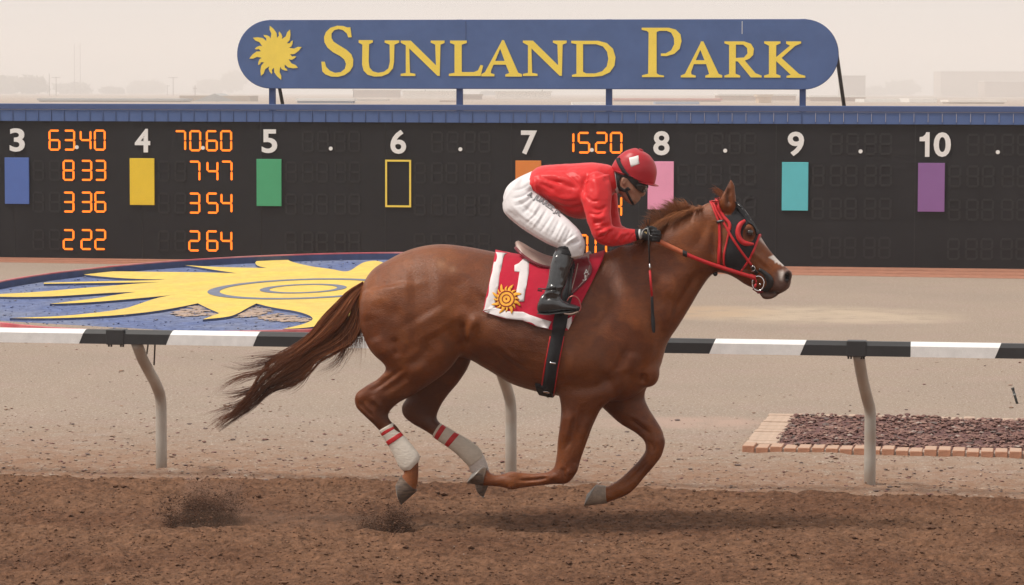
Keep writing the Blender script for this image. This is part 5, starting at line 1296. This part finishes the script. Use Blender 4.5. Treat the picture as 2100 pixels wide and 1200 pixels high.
def rein(px, hw, mat, name, y0, y1, mirrored=False):
    L = smoothline(px, 20); P_ = np.array([onY(a, b, HY + yy) for (a, b), yy in zip(L, np.linspace(y0, y1, 20))])
    V = []
    for p in P_:
        for (dy, dz) in ((-.003, hw), (-.003, -hw), (.003, -hw), (.003, hw)): V.append(p + [0, dy, dz])
    if mirrored: V = list(mirror(V))
    F = [(i * 4 + j, i * 4 + (j + 1) % 4, (i + 1) * 4 + (j + 1) % 4, (i + 1) * 4 + j) for i in range(19) for j in range(4)] + [(3, 2, 1, 0), (76, 77, 78, 79)]
    return mk(name, V, F, mat, bridle, True)
yb = float(bit_c[1] - HY)
for mr_ in (False, True):
    rein([(1338, 488), (1370, 504), (1404, 520)], .0135, ORRUB, 'rein_grip', -.135, -.128, mr_)
    rein([(1400, 518.5), (1409, 522)], .0150, BLEA, 'rein_keeper', -.130, -.128, mr_)
    rein([(1406, 521), (1440, 535), (1490, 552), (1535, 566), (1545, 569)], .0105, REDW, 'rein', -.128, yb - .006, mr_)
    rein([(1539, 567), (1550, 570)], .0130, REDW, 'rein_loop', yb - .008, yb - .008, mr_)
    rein([(1549, 573), (1552, 582), (1547, 588)], .010, REDW, 'rein_billet', yb - .006, yb - .006, mr_)

# ---- leg bandages
def wrap(px, side, label, dirt):
    o = thing('leg_bandage', onY(*px[2][:2], HY + side), label, 'bandage', 'hind leg bandages')
    BAN = M('bandage_' + label[:6], (.66, .60, .52) if not dirt else (.58, .50, .41), rough=.9, var=.07, scale=30, bump=.003, bscale=45, spec=.15, stretch=(1, 1, 2.5))
    V, F = loft(px, 24, 5); mk('wrap', V, F, BAN, o, True)
    def band(t0, t1):
        # along the first stations
        a = np.array(px[0][:4]); b = np.array(px[2][:4]); q0 = a + (b - a) * t0; q1 = a + (b - a) * t1; w = px[0][5] + .0022
        V, F = loft([(*q0, side, w), (*((q0 + q1) / 2), side, w + .0006), (*q1, side, w)], 24, 3); mk('tape_stripe', V, F, REDW, o, True)
    return o, band
o, band = wrap([(777, 884, 806, 867, -.137, .0365), (785, 896, 814, 878, -.136, .0362), (800, 920, 832, 898, -.134, .0362), (812, 943, 848, 917, -.132, .041), (817, 954, 859, 932, -.130, .043), (826, 965, 860, 943, -.130, .041), (835, 968, 853, 957, -.130, .032)], -.134, 'clean white bandage with two red stripes on the near hind leg', False)
band(.10, .30); band(.62, .83)
o, band = wrap([(887, 896, 903, 868, .137, .0365), (897, 903, 916, 875, .136, .0362), (918, 917, 941, 890, .134, .0362), (940, 935, 969, 907, .132, .0395), (955, 950, 986, 923, .130, .042), (962, 958, 992, 936, .130, .039)], .134, 'dusty frayed bandage with two red stripes on the far hind leg', True)
band(.12, .34); band(.80, 1.04)
# ================================================================== jockey
jockey = thing('jockey', onY(1170, 430, HY), 'person in red silks and white breeches crouched over the galloping horse', 'person')
SKIN = M('skin', (.37, .19, .125), rough=.5, var=.12, scale=40, spec=.4, bump=.0008, bscale=300)
SILK = M('red_silk', (.66, .018, .022), rough=.42, var=.07, scale=9, bump=.003, bscale=30, spec=.3, sheen=.1, stretch=(1, 1, .5))
BREECH = M('white_breeches', (.70, .675, .685), rough=.6, var=.04, scale=14, bump=.0012, bscale=90, spec=.3)
BOOT = M('boot_black', (.030, .031, .034), rough=.16, var=.25, scale=18, spec=.6, coat=.5, bump=.0015, bscale=40)
HELM = M('helmet_cover', (.43, .018, .028), rough=.42, var=.06, scale=14, spec=.4, bump=.0008, bscale=60)
HAIRB = M('dark_hood', (.018, .017, .018), rough=.7, var=.2)
GLOVE = M('glove_black', (.016, .016, .018), rough=.55, var=.2, scale=60, bump=.0008, bscale=200)
LENS = M('goggle_lens', (.02, .018, .02), rough=.08, var=.1, spec=.6, coat=.6)
# the body under the clothes: one continuous figure
torso_b = loft([(1092, 366, 1102, 396, 0, .12), (1145, 347, 1150, 420, 0, .14), (1195, 346, 1190, 430, 0, .15), (1228, 346, 1228, 410, 0, .14), (1246, 346, 1254, 396, 0, .07), (1262, 350, 1272, 397, 0, .052), (1274, 352, 1288, 399, 0, .052)], 24, 4)
skull = loft([(1280, 322, 1318, 320, 0, .045), (1268, 335, 1328, 338, 0, .068), (1263, 352, 1331, 360, 0, .075), (1264, 370, 1326, 380, 0, .072), (1267, 386, 1319, 394, 0, .064), (1273, 399, 1313, 405, 0, .055), (1281, 410, 1308, 414, 0, .042), (1290, 417, 1302, 420, 0, .024)], 24, 5)
nose = loft([(1314, 381, 1322, 380, 0, .010), (1313, 390, 1323.5, 391, 0, .012), (1312, 397, 1323.5, 398.5, 0, .0155), (1310, 401, 1319, 403, 0, .013)], 12, 4)
lips = loft([(1300, 404, 1314, 406, 0, .020), (1299, 408, 1313, 409, 0, .024), (1298, 412, 1310, 413, 0, .020)], 12, 3)
def limb(rows, s): return loft([(*r_[:4], r_[4] * s, *r_[5:]) for r_ in rows], 20, 4)
armN = [(1205, 390, 1245, 375, -.17, .045), (1200, 420, 1244, 412, -.20, .042), (1212, 455, 1246, 445, -.22, .040), (1228, 492, 1252, 470, -.23, .038), (1258, 498, 1264, 474, -.20, .036), (1290, 494, 1290, 474, -.16, .030), (1312, 490, 1310, 473, -.13, .027)]
armF = [(1215, 390, 1255, 375, .17, .045), (1214, 420, 1256, 412, .20, .042), (1226, 455, 1262, 445, .21, .040), (1240, 490, 1266, 468, .20, .038), (1268, 496, 1274, 474, .17, .036), (1294, 492, 1295, 474, .13, .030), (1316, 488, 1315, 473, .10, .027)]
legN = [(1042, 415, 1085, 375, -.08, .08), (1062, 448, 1118, 418, -.13, .075), (1098, 476, 1150, 443, -.18, .068), (1135, 500, 1178, 466, -.225, .06), (1156, 512, 1186, 494, -.245, .048), (1150, 528, 1174, 528, -.265, .043), (1134, 560, 1164, 562, -.29, .042), (1124, 600, 1148, 604, -.31, .034), (1112, 625, 1150, 625, -.315, .032), (1108, 634, 1180, 634, -.318, .03)]
hips = loft([(1045, 395, 1060, 430, 0, .10), (1060, 375, 1090, 425, 0, .13), (1085, 362, 1102, 410, 0, .13), (1100, 352, 1115, 405, 0, .12)], 24, 4)
pts_ = [torso_b, hips, skull, nose, lips, limb(armN, 1), limb(armF, 1), limb(legN, 1), limb(legN, -1),
        ball(1279, 371, -.072, .013, .010, .021, -.15), ball(1279, 371, .072, .013, .010, .021, -.15), ball(1316, 396, -.012, .008, .008, .007), ball(1316, 396, .012, .008, .008, .007)]
V, F = remesh(pts_, .0052); jb = Surf(V, F); jb.taubin(3)
jb.strokes([([(1278, 366), (1280, 372), (1277, 378)], 2.4, -.006), ([(1300, 380), (1316, 384)], 4, -.006), ([(1302, 409), (1313, 410)], 1.4, -.005), ([(1292, 395), (1304, 405)], 4, -.003), ([(1296, 390)], 6, .003)])
mkfast('body', jb.V, jb.F, SKIN, jockey, True)
JB = jb.bvh()
# silks
torso = loft([(1086, 356, 1097, 401, 0, .150), (1103, 343, 1121, 414, 0, .165), (1147, 337, 1150, 434, 0, .178), (1187, 335, 1184, 449, 0, .19), (1214, 333, 1208, 447, 0, .195), (1236, 336, 1240, 418, 0, .15), (1252, 340, 1262, 395, 0, .085), (1260, 345, 1270, 392, 0, .068)], 32, 5)
sN = [(1196, 372, 1250, 358, -.15, .062), (1191, 402, 1255, 396, -.185, .064), (1198, 432, 1253, 428, -.215, .058), (1208, 465, 1254, 450, -.232, .055), (1225, 497, 1257, 463, -.238, .052), (1246, 505, 1264, 465, -.22, .049), (1270, 504, 1274, 467, -.19, .045), (1292, 499, 1291, 469, -.16, .040), (1308, 493, 1305, 470, -.138, .034)]
sF = [(1206, 372, 1262, 362, .15, .062), (1206, 402, 1266, 396, .185, .062), (1215, 432, 1268, 428, .205, .056), (1224, 465, 1272, 450, .21, .052), (1240, 497, 1275, 462, .20, .05), (1262, 502, 1280, 465, .18, .047), (1285, 500, 1286, 468, .15, .042), (1312, 491, 1309, 471, .11, .034)]
V, F = remesh([torso, limb(sN, 1), limb(sF, 1), ball(1224, 372, -.155, .055, .045, .05), ball(1230, 372, .155, .055, .045, .05)], .0046)
ss = Surf(V, F); ss.taubin(5)
ss.smooth(12, ss.pxmask([(1200, 400, 45), (1215, 350, 40), (1180, 400, 40)]) * .7)
nearm = None
ss.strokes([([(1120, 414), (1150, 425), (1190, 425), (1205, 412)], 5, -.010), ([(1110, 395), (1150, 408), (1190, 405)], 7, .009), ([(1205, 352), (1198, 380), (1196, 410)], 6, -.014), ([(1110, 352), (1150, 365), (1190, 362)], 9, .006), ([(1120, 362), (1160, 380), (1192, 388)], 5, -.007),
            ([(1225, 345), (1240, 358), (1250, 380)], 6, -.008), ([(1212, 358), (1225, 385), (1222, 420)], 8, .007), ([(1230, 470), (1246, 462), (1256, 462)], 4, -.012), ([(1225, 480), (1250, 472)], 4, .007), ([(1238, 498), (1252, 478), (1262, 468)], 3.5, -.008), ([(1262, 500), (1268, 485), (1280, 474)], 4, .006), ([(1275, 500), (1284, 485), (1296, 478)], 3, -.006),
            ([(1210, 425), (1230, 430), (1248, 420)], 4, -.007), ([(1208, 440), (1228, 448), (1246, 440)], 5, .006), ([(1215, 458), (1235, 455)], 3, -.006), ([(1096, 362), (1100, 385), (1108, 405)], 4, .006), ([(1135, 345), (1170, 350)], 7, -.005), ([(1105, 375), (1140, 392)], 4, -.006), ([(1100, 358), (1130, 370), (1165, 374)], 3, -.005), ([(1125, 400), (1160, 412), (1190, 412)], 3, -.006), ([(1150, 352), (1180, 372), (1196, 396)], 3, -.006), ([(1158, 346), (1188, 362), (1200, 380)], 4, .006), ([(1200, 400), (1214, 412), (1232, 412)], 2.6, -.005), ([(1204, 436), (1224, 440), (1244, 430)], 2.4, -.005), ([(1216, 470), (1236, 466), (1252, 456)], 2.4, .005), ([(1222, 488), (1240, 484), (1254, 470)], 2.4, -.006), ([(1290, 496), (1296, 484), (1304, 476)], 2.2, -.004), ([(1256, 503), (1262, 488), (1272, 476)], 2.4, -.005)], None, 1.2)
u_, v_ = proj(ss.V); ss.V = ss.V + ss.normals() * (.0016 * fbm(u_ / 11 + v_ / 17, v_ / 9 - u_ / 23, 91, 3))[:, None]
ss.taubin(1)
mkfast('silks', ss.V, ss.F, SILK, jockey, True)
# cuffs and collar
V, F = loft([(1306, 494, 1303, 469, -.139, .036), (1310, 492, 1307, 470, -.136, .0365), (1313, 491, 1311, 470, -.133, .034)], 20, 3); mk('cuff', V, F, BCLO, jockey, True)
V, F = loft([(1312.5, 491, 1310.5, 470, -.133, .0365), (1315, 490.5, 1313, 470, -.132, .035)], 20, 2); mk('cuff_edge', V, F, WHITE, jockey, True)
V, F = loft([(1310, 492, 1307, 470, .112, .036), (1316, 491, 1313, 470, .108, .034)], 20, 3); mk('cuff', V, F, BCLO, jockey, True)
V, F = loft([(1255, 343, 1266, 397, 0, .066), (1262, 346, 1271, 396, 0, .060)], 24, 3); mk('collar', V, F, WCLO, jockey, True)
# breeches
pel = loft([(1034, 400, 1050, 436, 0, .10), (1040, 384, 1075, 440, 0, .15), (1062, 365, 1098, 428, 0, .168), (1087, 353, 1106, 408, 0, .158), (1102, 346, 1120, 402, 0, .145)], 32, 5)
tN = [(1031, 418, 1072, 362, -.075, .085), (1034, 436, 1102, 392, -.105, .10), (1056, 458, 1126, 416, -.14, .092), (1089, 481, 1150, 437, -.185, .083), (1122, 500, 1172, 456, -.225, .075), (1146, 511, 1192, 479, -.25, .066), (1156, 521, 1200, 502, -.258, .058), (1162, 529, 1196, 524, -.258, .048)]
V, F = remesh([pel, limb(tN, 1), limb(tN, -1)], .0044); bs = Surf(V, F); bs.taubin(5)
bs.smooth(10, bs.pxmask([(1085, 420, 45), (1060, 420, 40)]) * .7)
bs.strokes([([(1050, 400), (1075, 425), (1110, 450)], 4, -.005), ([(1045, 415), (1070, 440), (1105, 464)], 4, .005), ([(1098, 405), (1088, 420), (1070, 440)], 4, -.008), ([(1110, 412), (1100, 428), (1085, 455)], 3.5, .005), ([(1125, 425), (1112, 445), (1100, 470)], 3, -.006), ([(1140, 438), (1128, 460), (1115, 482)], 3.2, .005), ([(1150, 445), (1140, 466), (1128, 490)], 2.8, -.006), ([(1163, 458), (1152, 480), (1142, 500)], 3, .006),
            ([(1172, 466), (1163, 486), (1155, 502)], 2.6, -.006), ([(1186, 482), (1176, 490), (1160, 498)], 3, .006), ([(1192, 492), (1180, 498), (1168, 500)], 2.6, -.006), ([(1040, 430), (1065, 452)], 4, -.004), ([(1196, 505), (1188, 515)], 3, -.005),
            ([(1092, 372), (1075, 385), (1050, 392)], 3, -.004), ([(1096, 384), (1076, 400), (1048, 408)], 2.6, -.005), ([(1098, 396), (1078, 414), (1050, 424)], 2.6, -.005), ([(1098, 390), (1076, 407), (1048, 416)], 2.6, .004), ([(1112, 422), (1092, 446), (1076, 462)], 2.4, -.005), ([(1118, 430), (1100, 455), (1088, 472)], 2.4, .004), ([(1134, 440), (1118, 462), (1106, 480)], 2.2, -.005), ([(1156, 452), (1146, 474), (1136, 494)], 2.2, .004), ([(1180, 478), (1166, 490), (1152, 500)], 2.2, -.005), ([(1178, 486), (1166, 497), (1158, 504)], 2.2, .004)], None, .95)
bs.taubin(1)
mkfast('breeches', bs.V, bs.F, BREECH, jockey, True)
PB = bs.bvh()
G, T, B, mx = text2d('A. JUAREZ JR.', .018)
a_ = np.array((1079, 404.)); b_ = np.array((1146, 448.)); dr = b_ - a_; L_ = np.linalg.norm(dr); dr /= L_; nr = np.array([dr[1], -dr[0]])
px = [a_ + dr * (g[0] * L_) + nr * (g[1] * 13.5) + np.array([0, -3 * sin(pi * g[0])]) for g in G]
fr = drape(PB, px, .0042); bk = drape(PB, px, -.002); V, F = slab(fr, bk, T, B); mk('name_lettering', V, F, M('lettering_grey', (.23, .23, .24), rough=.7), jockey)
# boots
def boot(s):
    shaft = [(1144, 509, 1186, 512, -.262, .052), (1138, 516, 1180, 526, -.266, .053), (1128, 546, 1170, 551, -.285, .050), (1123, 578, 1160, 585, -.302, .043), (1116, 600, 1153, 606, -.315, .040), (1110, 615, 1156, 622, -.32, .038), (1105, 630, 1160, 634, -.322, .036)]
    foot = [(1103, 622, 1103, 640, -.322, .024), (1110, 606, 1108, 643, -.323, .034), (1125, 604, 1124, 643, -.324, .037), (1143, 606, 1142, 641, -.326, .038), (1157, 617, 1158, 639, -.33, .042), (1172, 623, 1174, 637.5, -.333, .042), (1185, 627, 1186, 636, -.335, .034), (1190, 630, 1190, 634.5, -.335, .02)]
    V, F = remesh([limb(shaft, s), limb(foot, s)], .0042); b = Surf(V, F); b.taubin(4)
    b.strokes([([(1112, 608), (1130, 600), (1150, 606)], 3, .007), ([(1116, 600), (1132, 595), (1148, 600)], 2.5, -.006), ([(1110, 616), (1130, 612), (1152, 616)], 2.4, -.006), ([(1122, 585), (1140, 590), (1158, 588)], 2.5, .005), ([(1140, 522), (1140, 540)], 3, .004), ([(1150, 545), (1152, 580)], 4, -.004)])
    o = mkfast('boot', b.V, b.F, BOOT, jockey, True)
    V, F = limb([(1103, 641, 1103, 644, -.322, .026), (1124, 642, 1124, 646, -.324, .039), (1143, 640, 1142, 643.5, -.326, .040), (1172, 636.5, 1174, 639.5, -.333, .044), (1189, 633, 1189, 636, -.335, .026)], s); mk('sole', V, F, BLEA, o, True)
    V, F = limb([(1145, 503, 1190, 508, -.258, .056), (1143, 509, 1187, 517, -.260, .0565), (1139, 515, 1182, 527, -.264, .0555)], s); mk('knee_band', V, F, BCLO, o, True)
    V, F = limb([(1151, 497, 1189, 505, -.255, .058), (1144, 506, 1188, 513, -.259, .0575)], s); mk('knee_band', V, F, BCLO, o, True)
    if s > 0:
        mb = MB().tube([onY(a, b_, HY - .362) for a, b_ in ((1132, 591), (1118, 593), (1104, 592), (1103, 596), (1112, 597))], .004, 6); mb.tube([onY(a, b_, HY - .362) for a, b_ in ((1132, 590), (1140, 588), (1143, 596), (1134, 599))], .003, 6)
        mb.build('lace', BLEA, o, True)
boot(1); boot(-1)
# gloves: palm and five curled fingers round the rein
def glove(s, du):
    y = -.125 * s
    parts = [loft([(1308 + du, 490, 1306 + du, 472, y, .026), (1316 + du, 492, 1315 + du, 470, y, .033), (1326 + du, 494, 1326 + du, 468.5, y, .036), (1338 + du, 492, 1338 + du, 471, y, .033), (1344 + du, 488, 1343 + du, 474, y, .022)], 18, 4)]
    for k, (v0, rr_) in enumerate(((474, .0105), (480, .011), (486, .0105), (491.5, .0092))):
        e = (2, 5, 4, 0)[k]
        path = [onY(1334 + du, v0, HY + y - .030 * s), onY(1343 + du + e * .6, v0 + .5, HY + y - .034 * s), onY(1350 + du + e * .5, v0 + 2, HY + y - .020 * s), onY(1350 + du + e * .4, v0 + 3, HY + y + .006 * s), onY(1343 + du, v0 + 4, HY + y + .016 * s)]
        V, F = tube(smoothline(path, 12), np.interp(np.linspace(0, 1, 12), [0, .4, 1], [rr_ * 1.1, rr_, rr_ * .8]), 10); parts.append((np.array(V), F))
    path = [onY(1322 + du, 474, HY + y - .024 * s), onY(1330 + du, 468, HY + y - .03 * s), onY(1339 + du, 468, HY + y - .030 * s), onY(1346 + du, 471, HY + y - .026 * s)]
    V, F = tube(smoothline(path, 10), np.interp(np.linspace(0, 1, 10), [0, .5, 1], [.013, .0115, .0095]), 10); parts.append((np.array(V), F))
    V, F = remesh(parts, .0032); g = Surf(V, F); g.taubin(3)
    return mkfast('glove', g.V, g.F, GLOVE, jockey, True), g
g1, gs = glove(1, 0); g2, _ = glove(-1, 4)
GB = gs.bvh()
def line_on(name, pts, r_, bvh, mat, parent):
    V, F = tube(drape(bvh, smoothline(pts, 16), r_ * .6), r_, 6); return mk(name, V, F, mat, parent, True)
line_on('glove_piping', [(1316, 489), (1318, 474), (1324, 469), (1331, 471), (1333, 482), (1337, 484)], .0014, GB, WHITE, g1)
line_on('glove_badge', [(1322, 476), (1326, 477), (1325, 480)], .0022, GB, M('badge_cream', (.65, .5, .22), rough=.6), g1)
# helmet with cover, visor, band, goggles, chin strap
hp = loft([(1260, 352, 1340, 379, 0, .078), (1256, 348, 1342.5, 377, 0, .0845), (1254.5, 343, 1345, 368, 0, .088), (1257, 336, 1347, 355, 0, .090), (1264, 325, 1345, 340, 0, .086), (1274, 315.5, 1338, 326, 0, .076), (1285, 308.5, 1327, 315, 0, .058), (1295, 305, 1314, 308, 0, .032)], 36, 6)
V, F = remesh([hp], .0045); hsf = Surf(V, F); hsf.taubin(6); hel = mkfast('helmet', hsf.V, hsf.F, HELM, jockey, True); HEB = hsf.bvh()
V, F = loft([(1312, 370, 1314, 374, 0, .080), (1328, 374, 1329, 379, 0, .074), (1340, 376.5, 1341, 382, 0, .058), (1347, 379, 1347, 382.5, 0, .038), (1350.5, 380.5, 1350, 382.5, 0, .016)], 24, 4); mk('visor', V, F, HELM, hel, True)
V, F = loft([(1311, 304.5, 1311, 307, 0, .010), (1316, 306, 1315, 309, 0, .012), (1319, 308, 1318, 310, 0, .008)], 12, 3); mk('button', V, F, HELM, hel, True)
decal('diamond', [(1290, 324), (1309, 319), (1311, 336), (1294, 343)], HEB, .002, .003, WHITE, hel, grid=5)
strap('goggle_band', [(1266, 322), (1270, 334), (1277, 347), (1288, 361), (1297, 367)], 7.5, HEB, .003, .004, BCLO, hel, both=True, n=20)
line_on('cover_hem', [(1256, 348), (1277, 355), (1294, 361), (1316, 371), (1340, 378)], .0022, HEB, HELM, hel)
decal('hood_cloth', [(1257, 350), (1268, 354), (1283, 357), (1292, 362), (1291, 372), (1286, 365), (1275, 364), (1270, 372), (1272, 382), (1281, 388), (1288, 383), (1294, 389), (1283, 394), (1272, 391), (1264, 380), (1260, 366)], JB, .005, .006, HAIRB, jockey, grid=4, both=True)
decal('goggle_frame', [(1291, 362), (1318, 372), (1330, 380), (1330, 387), (1324, 392), (1313, 393), (1304, 387), (1297, 378), (1290, 370)], JB, .009, .010, HAIRB, jockey, grid=4, both=True)
decal('goggle_lens', [(1304, 377), (1316, 377), (1329, 382), (1328, 388), (1323, 392.5), (1314, 394), (1306, 389), (1302, 383)], JB, .0135, .006, LENS, jockey, grid=4, both=True)
strap('chin_strap', [(1284, 391), (1290, 403), (1296, 414), (1299, 419)], 4.2, JB, .004, .005, HAIRB, jockey, both=True, n=14)

# ---- whip
whip = thing('whip', onY(1334, 560, HY - .17), 'thin racing whip with red band hanging from the gloved hand', 'whip')
wy = -.172
def wp(a, b): return onY(a, b, HY + wy)
MB().tube([wp(1329, 466), wp(1330.5, 500), wp(1332.2, 544)], [.0048, .0045, .0036], 8).build('shaft', BLEA, whip, True)
MB().tube([wp(1332.2, 541), wp(1332.8, 556)], .0042, 8).build('ferrule', CHROME, whip, True)
MB().tube([wp(1332.7, 555), wp(1337, 609)], .0062, 8).build('red_sleeve', REDW, whip, True)
V, F = loft([(1334.5, 607, 1339.5, 607, wy, .006), (1335, 640, 1341.5, 640, wy, .0055), (1337, 676, 1344, 676, wy, .006), (1338.5, 682, 1343.5, 682, wy, .004)], 12, 3); mk('popper', V, F, BCLO, whip, True)
V, F = tube([wp(*p) for p in ((1329, 467), (1326, 456), (1325, 449), (1329, 447.5), (1333, 449), (1332, 456), (1329.5, 467))], .0018, 6); mk('loop', V, F, BLEA, whip, True)
# ================================================================== dirt thrown up by the hooves
GRAIN = M('flying_grains', (.1, .05, .035), rough=.95, var=.2, scale=40, spec=.1, tint=True)
def puff(u, v, jets, n, seed, label):
    """each jet: offset px, spread px, height px, lean"""
    r_ = np.random.default_rng(seed); b = onZ(u, v); P_ = []
    for (du, w, h, lean, k) in jets:
        m = int(n * k); t = r_.uniform(0, 1, m) ** 1.5; hh = 1.45 * h * r_.uniform(.5, 1.15, m)
        x = b[0] + (du + r_.normal(0, 1, m) * (4 + w * t) + lean * t * h) / 395; z = (hh * t * (1.6 - .6 * t) + np.abs(r_.normal(0, 2.5, m))) / 395
        P_.append(np.stack([x, b[1] + r_.normal(0, .05, m) * (1 + t), z], 1))
    P_ = np.concatenate(P_); S = np.clip(np.exp(r_.normal(-6.6, .6, len(P_))), .0005, .009)
    t = r_.uniform(0, 1, (len(P_), 1)) ** .7; c = np.array([[.18, .098, .062]]) * (1 - t) + np.array([[.075, .042, .030]]) * t
    return lumps('flying_dirt', P_, S, c, GRAIN, .9, seed, label)
jr = np.random.default_rng(5)
puff(405, 1079, [(jr.uniform(-95, 75), 6, jr.uniform(8, 26), jr.uniform(-1.2, .6), .02) for _ in range(16)] + [(jr.uniform(-45, 45), 7, jr.uniform(26, 50), jr.uniform(-.7, .5), .035) for _ in range(13)] + [(14, 9, 66, -.15, .06), (40, 10, 60, .5, .04), (62, 9, 46, .5, .04), (80, 12, 72, .05, .02)], 30000, 31, 'large spray of dark dirt kicked up behind the tail')
puff(800, 1092, [(jr.uniform(-60, 45), 5, jr.uniform(6, 18), jr.uniform(-1, .6), .025) for _ in range(12)] + [(jr.uniform(-15, 38), 5, jr.uniform(20, 38), jr.uniform(-.5, .4), .05) for _ in range(9)] + [(-40, 8, 40, -.6, .04), (12, 6, 50, 0, .06)], 15000, 32, 'small spray of dark dirt kicked up under the hind hooves')
def cloud(u, v, rx_, ry_, rz_, dens, col, label, seed):
    m = bpy.data.materials.new('dust_cloud'); m.use_nodes = True; m.node_tree.nodes.clear(); N = m.node_tree.nodes
    o_ = N.new('ShaderNodeOutputMaterial'); p = N.new('ShaderNodeVolumePrincipled'); p.inputs['Color'].default_value = (*col, 1); p.inputs['Density'].default_value = dens
    m.node_tree.links.new(p.outputs[0], o_.inputs['Volume'])
    c = onZ(u, v); bm = bmesh.new(); bmesh.ops.create_icosphere(bm, subdivisions=4, radius=1)
    V = np.array([q.co[:] for q in bm.verts]); F = [tuple(x.index for x in f.verts) for f in bm.faces]; bm.free()
    w = 1 + .8 * (fbm(V[:, 0] * 2 + seed, V[:, 2] * 2, seed, 3) + fbm(V[:, 1] * 2 + seed, V[:, 2] * 2.4, seed + 3, 3))
    V = V * w[:, None] * [rx_, ry_, rz_] + c + [0, 0, rz_ * .72]
    return tag(mk('dust_cloud', V, F, m, None, True), label, 'dust', kind='stuff')
cloud(402, 1079, .17, .09, .060, 11.0, (.30, .17, .115), 'dark brown dust billow behind the tail', 3)
cloud(418, 1078, .075, .07, .115, 9.0, (.30, .17, .115), 'narrow dark dust jet rising from the large billow', 13)
cloud(445, 1076, .20, .12, .13, 3.2, (.44, .28, .205), 'thin tan dust plume above the dark billow', 5)
cloud(806, 1091, .085, .07, .065, 11.0, (.30, .17, .115), 'dark brown dust billow under the hind hooves', 7)
cloud(620, 1086, .75, .2, .055, .8, (.55, .37, .27), 'faint tan dust drifting low between the two billows', 9)
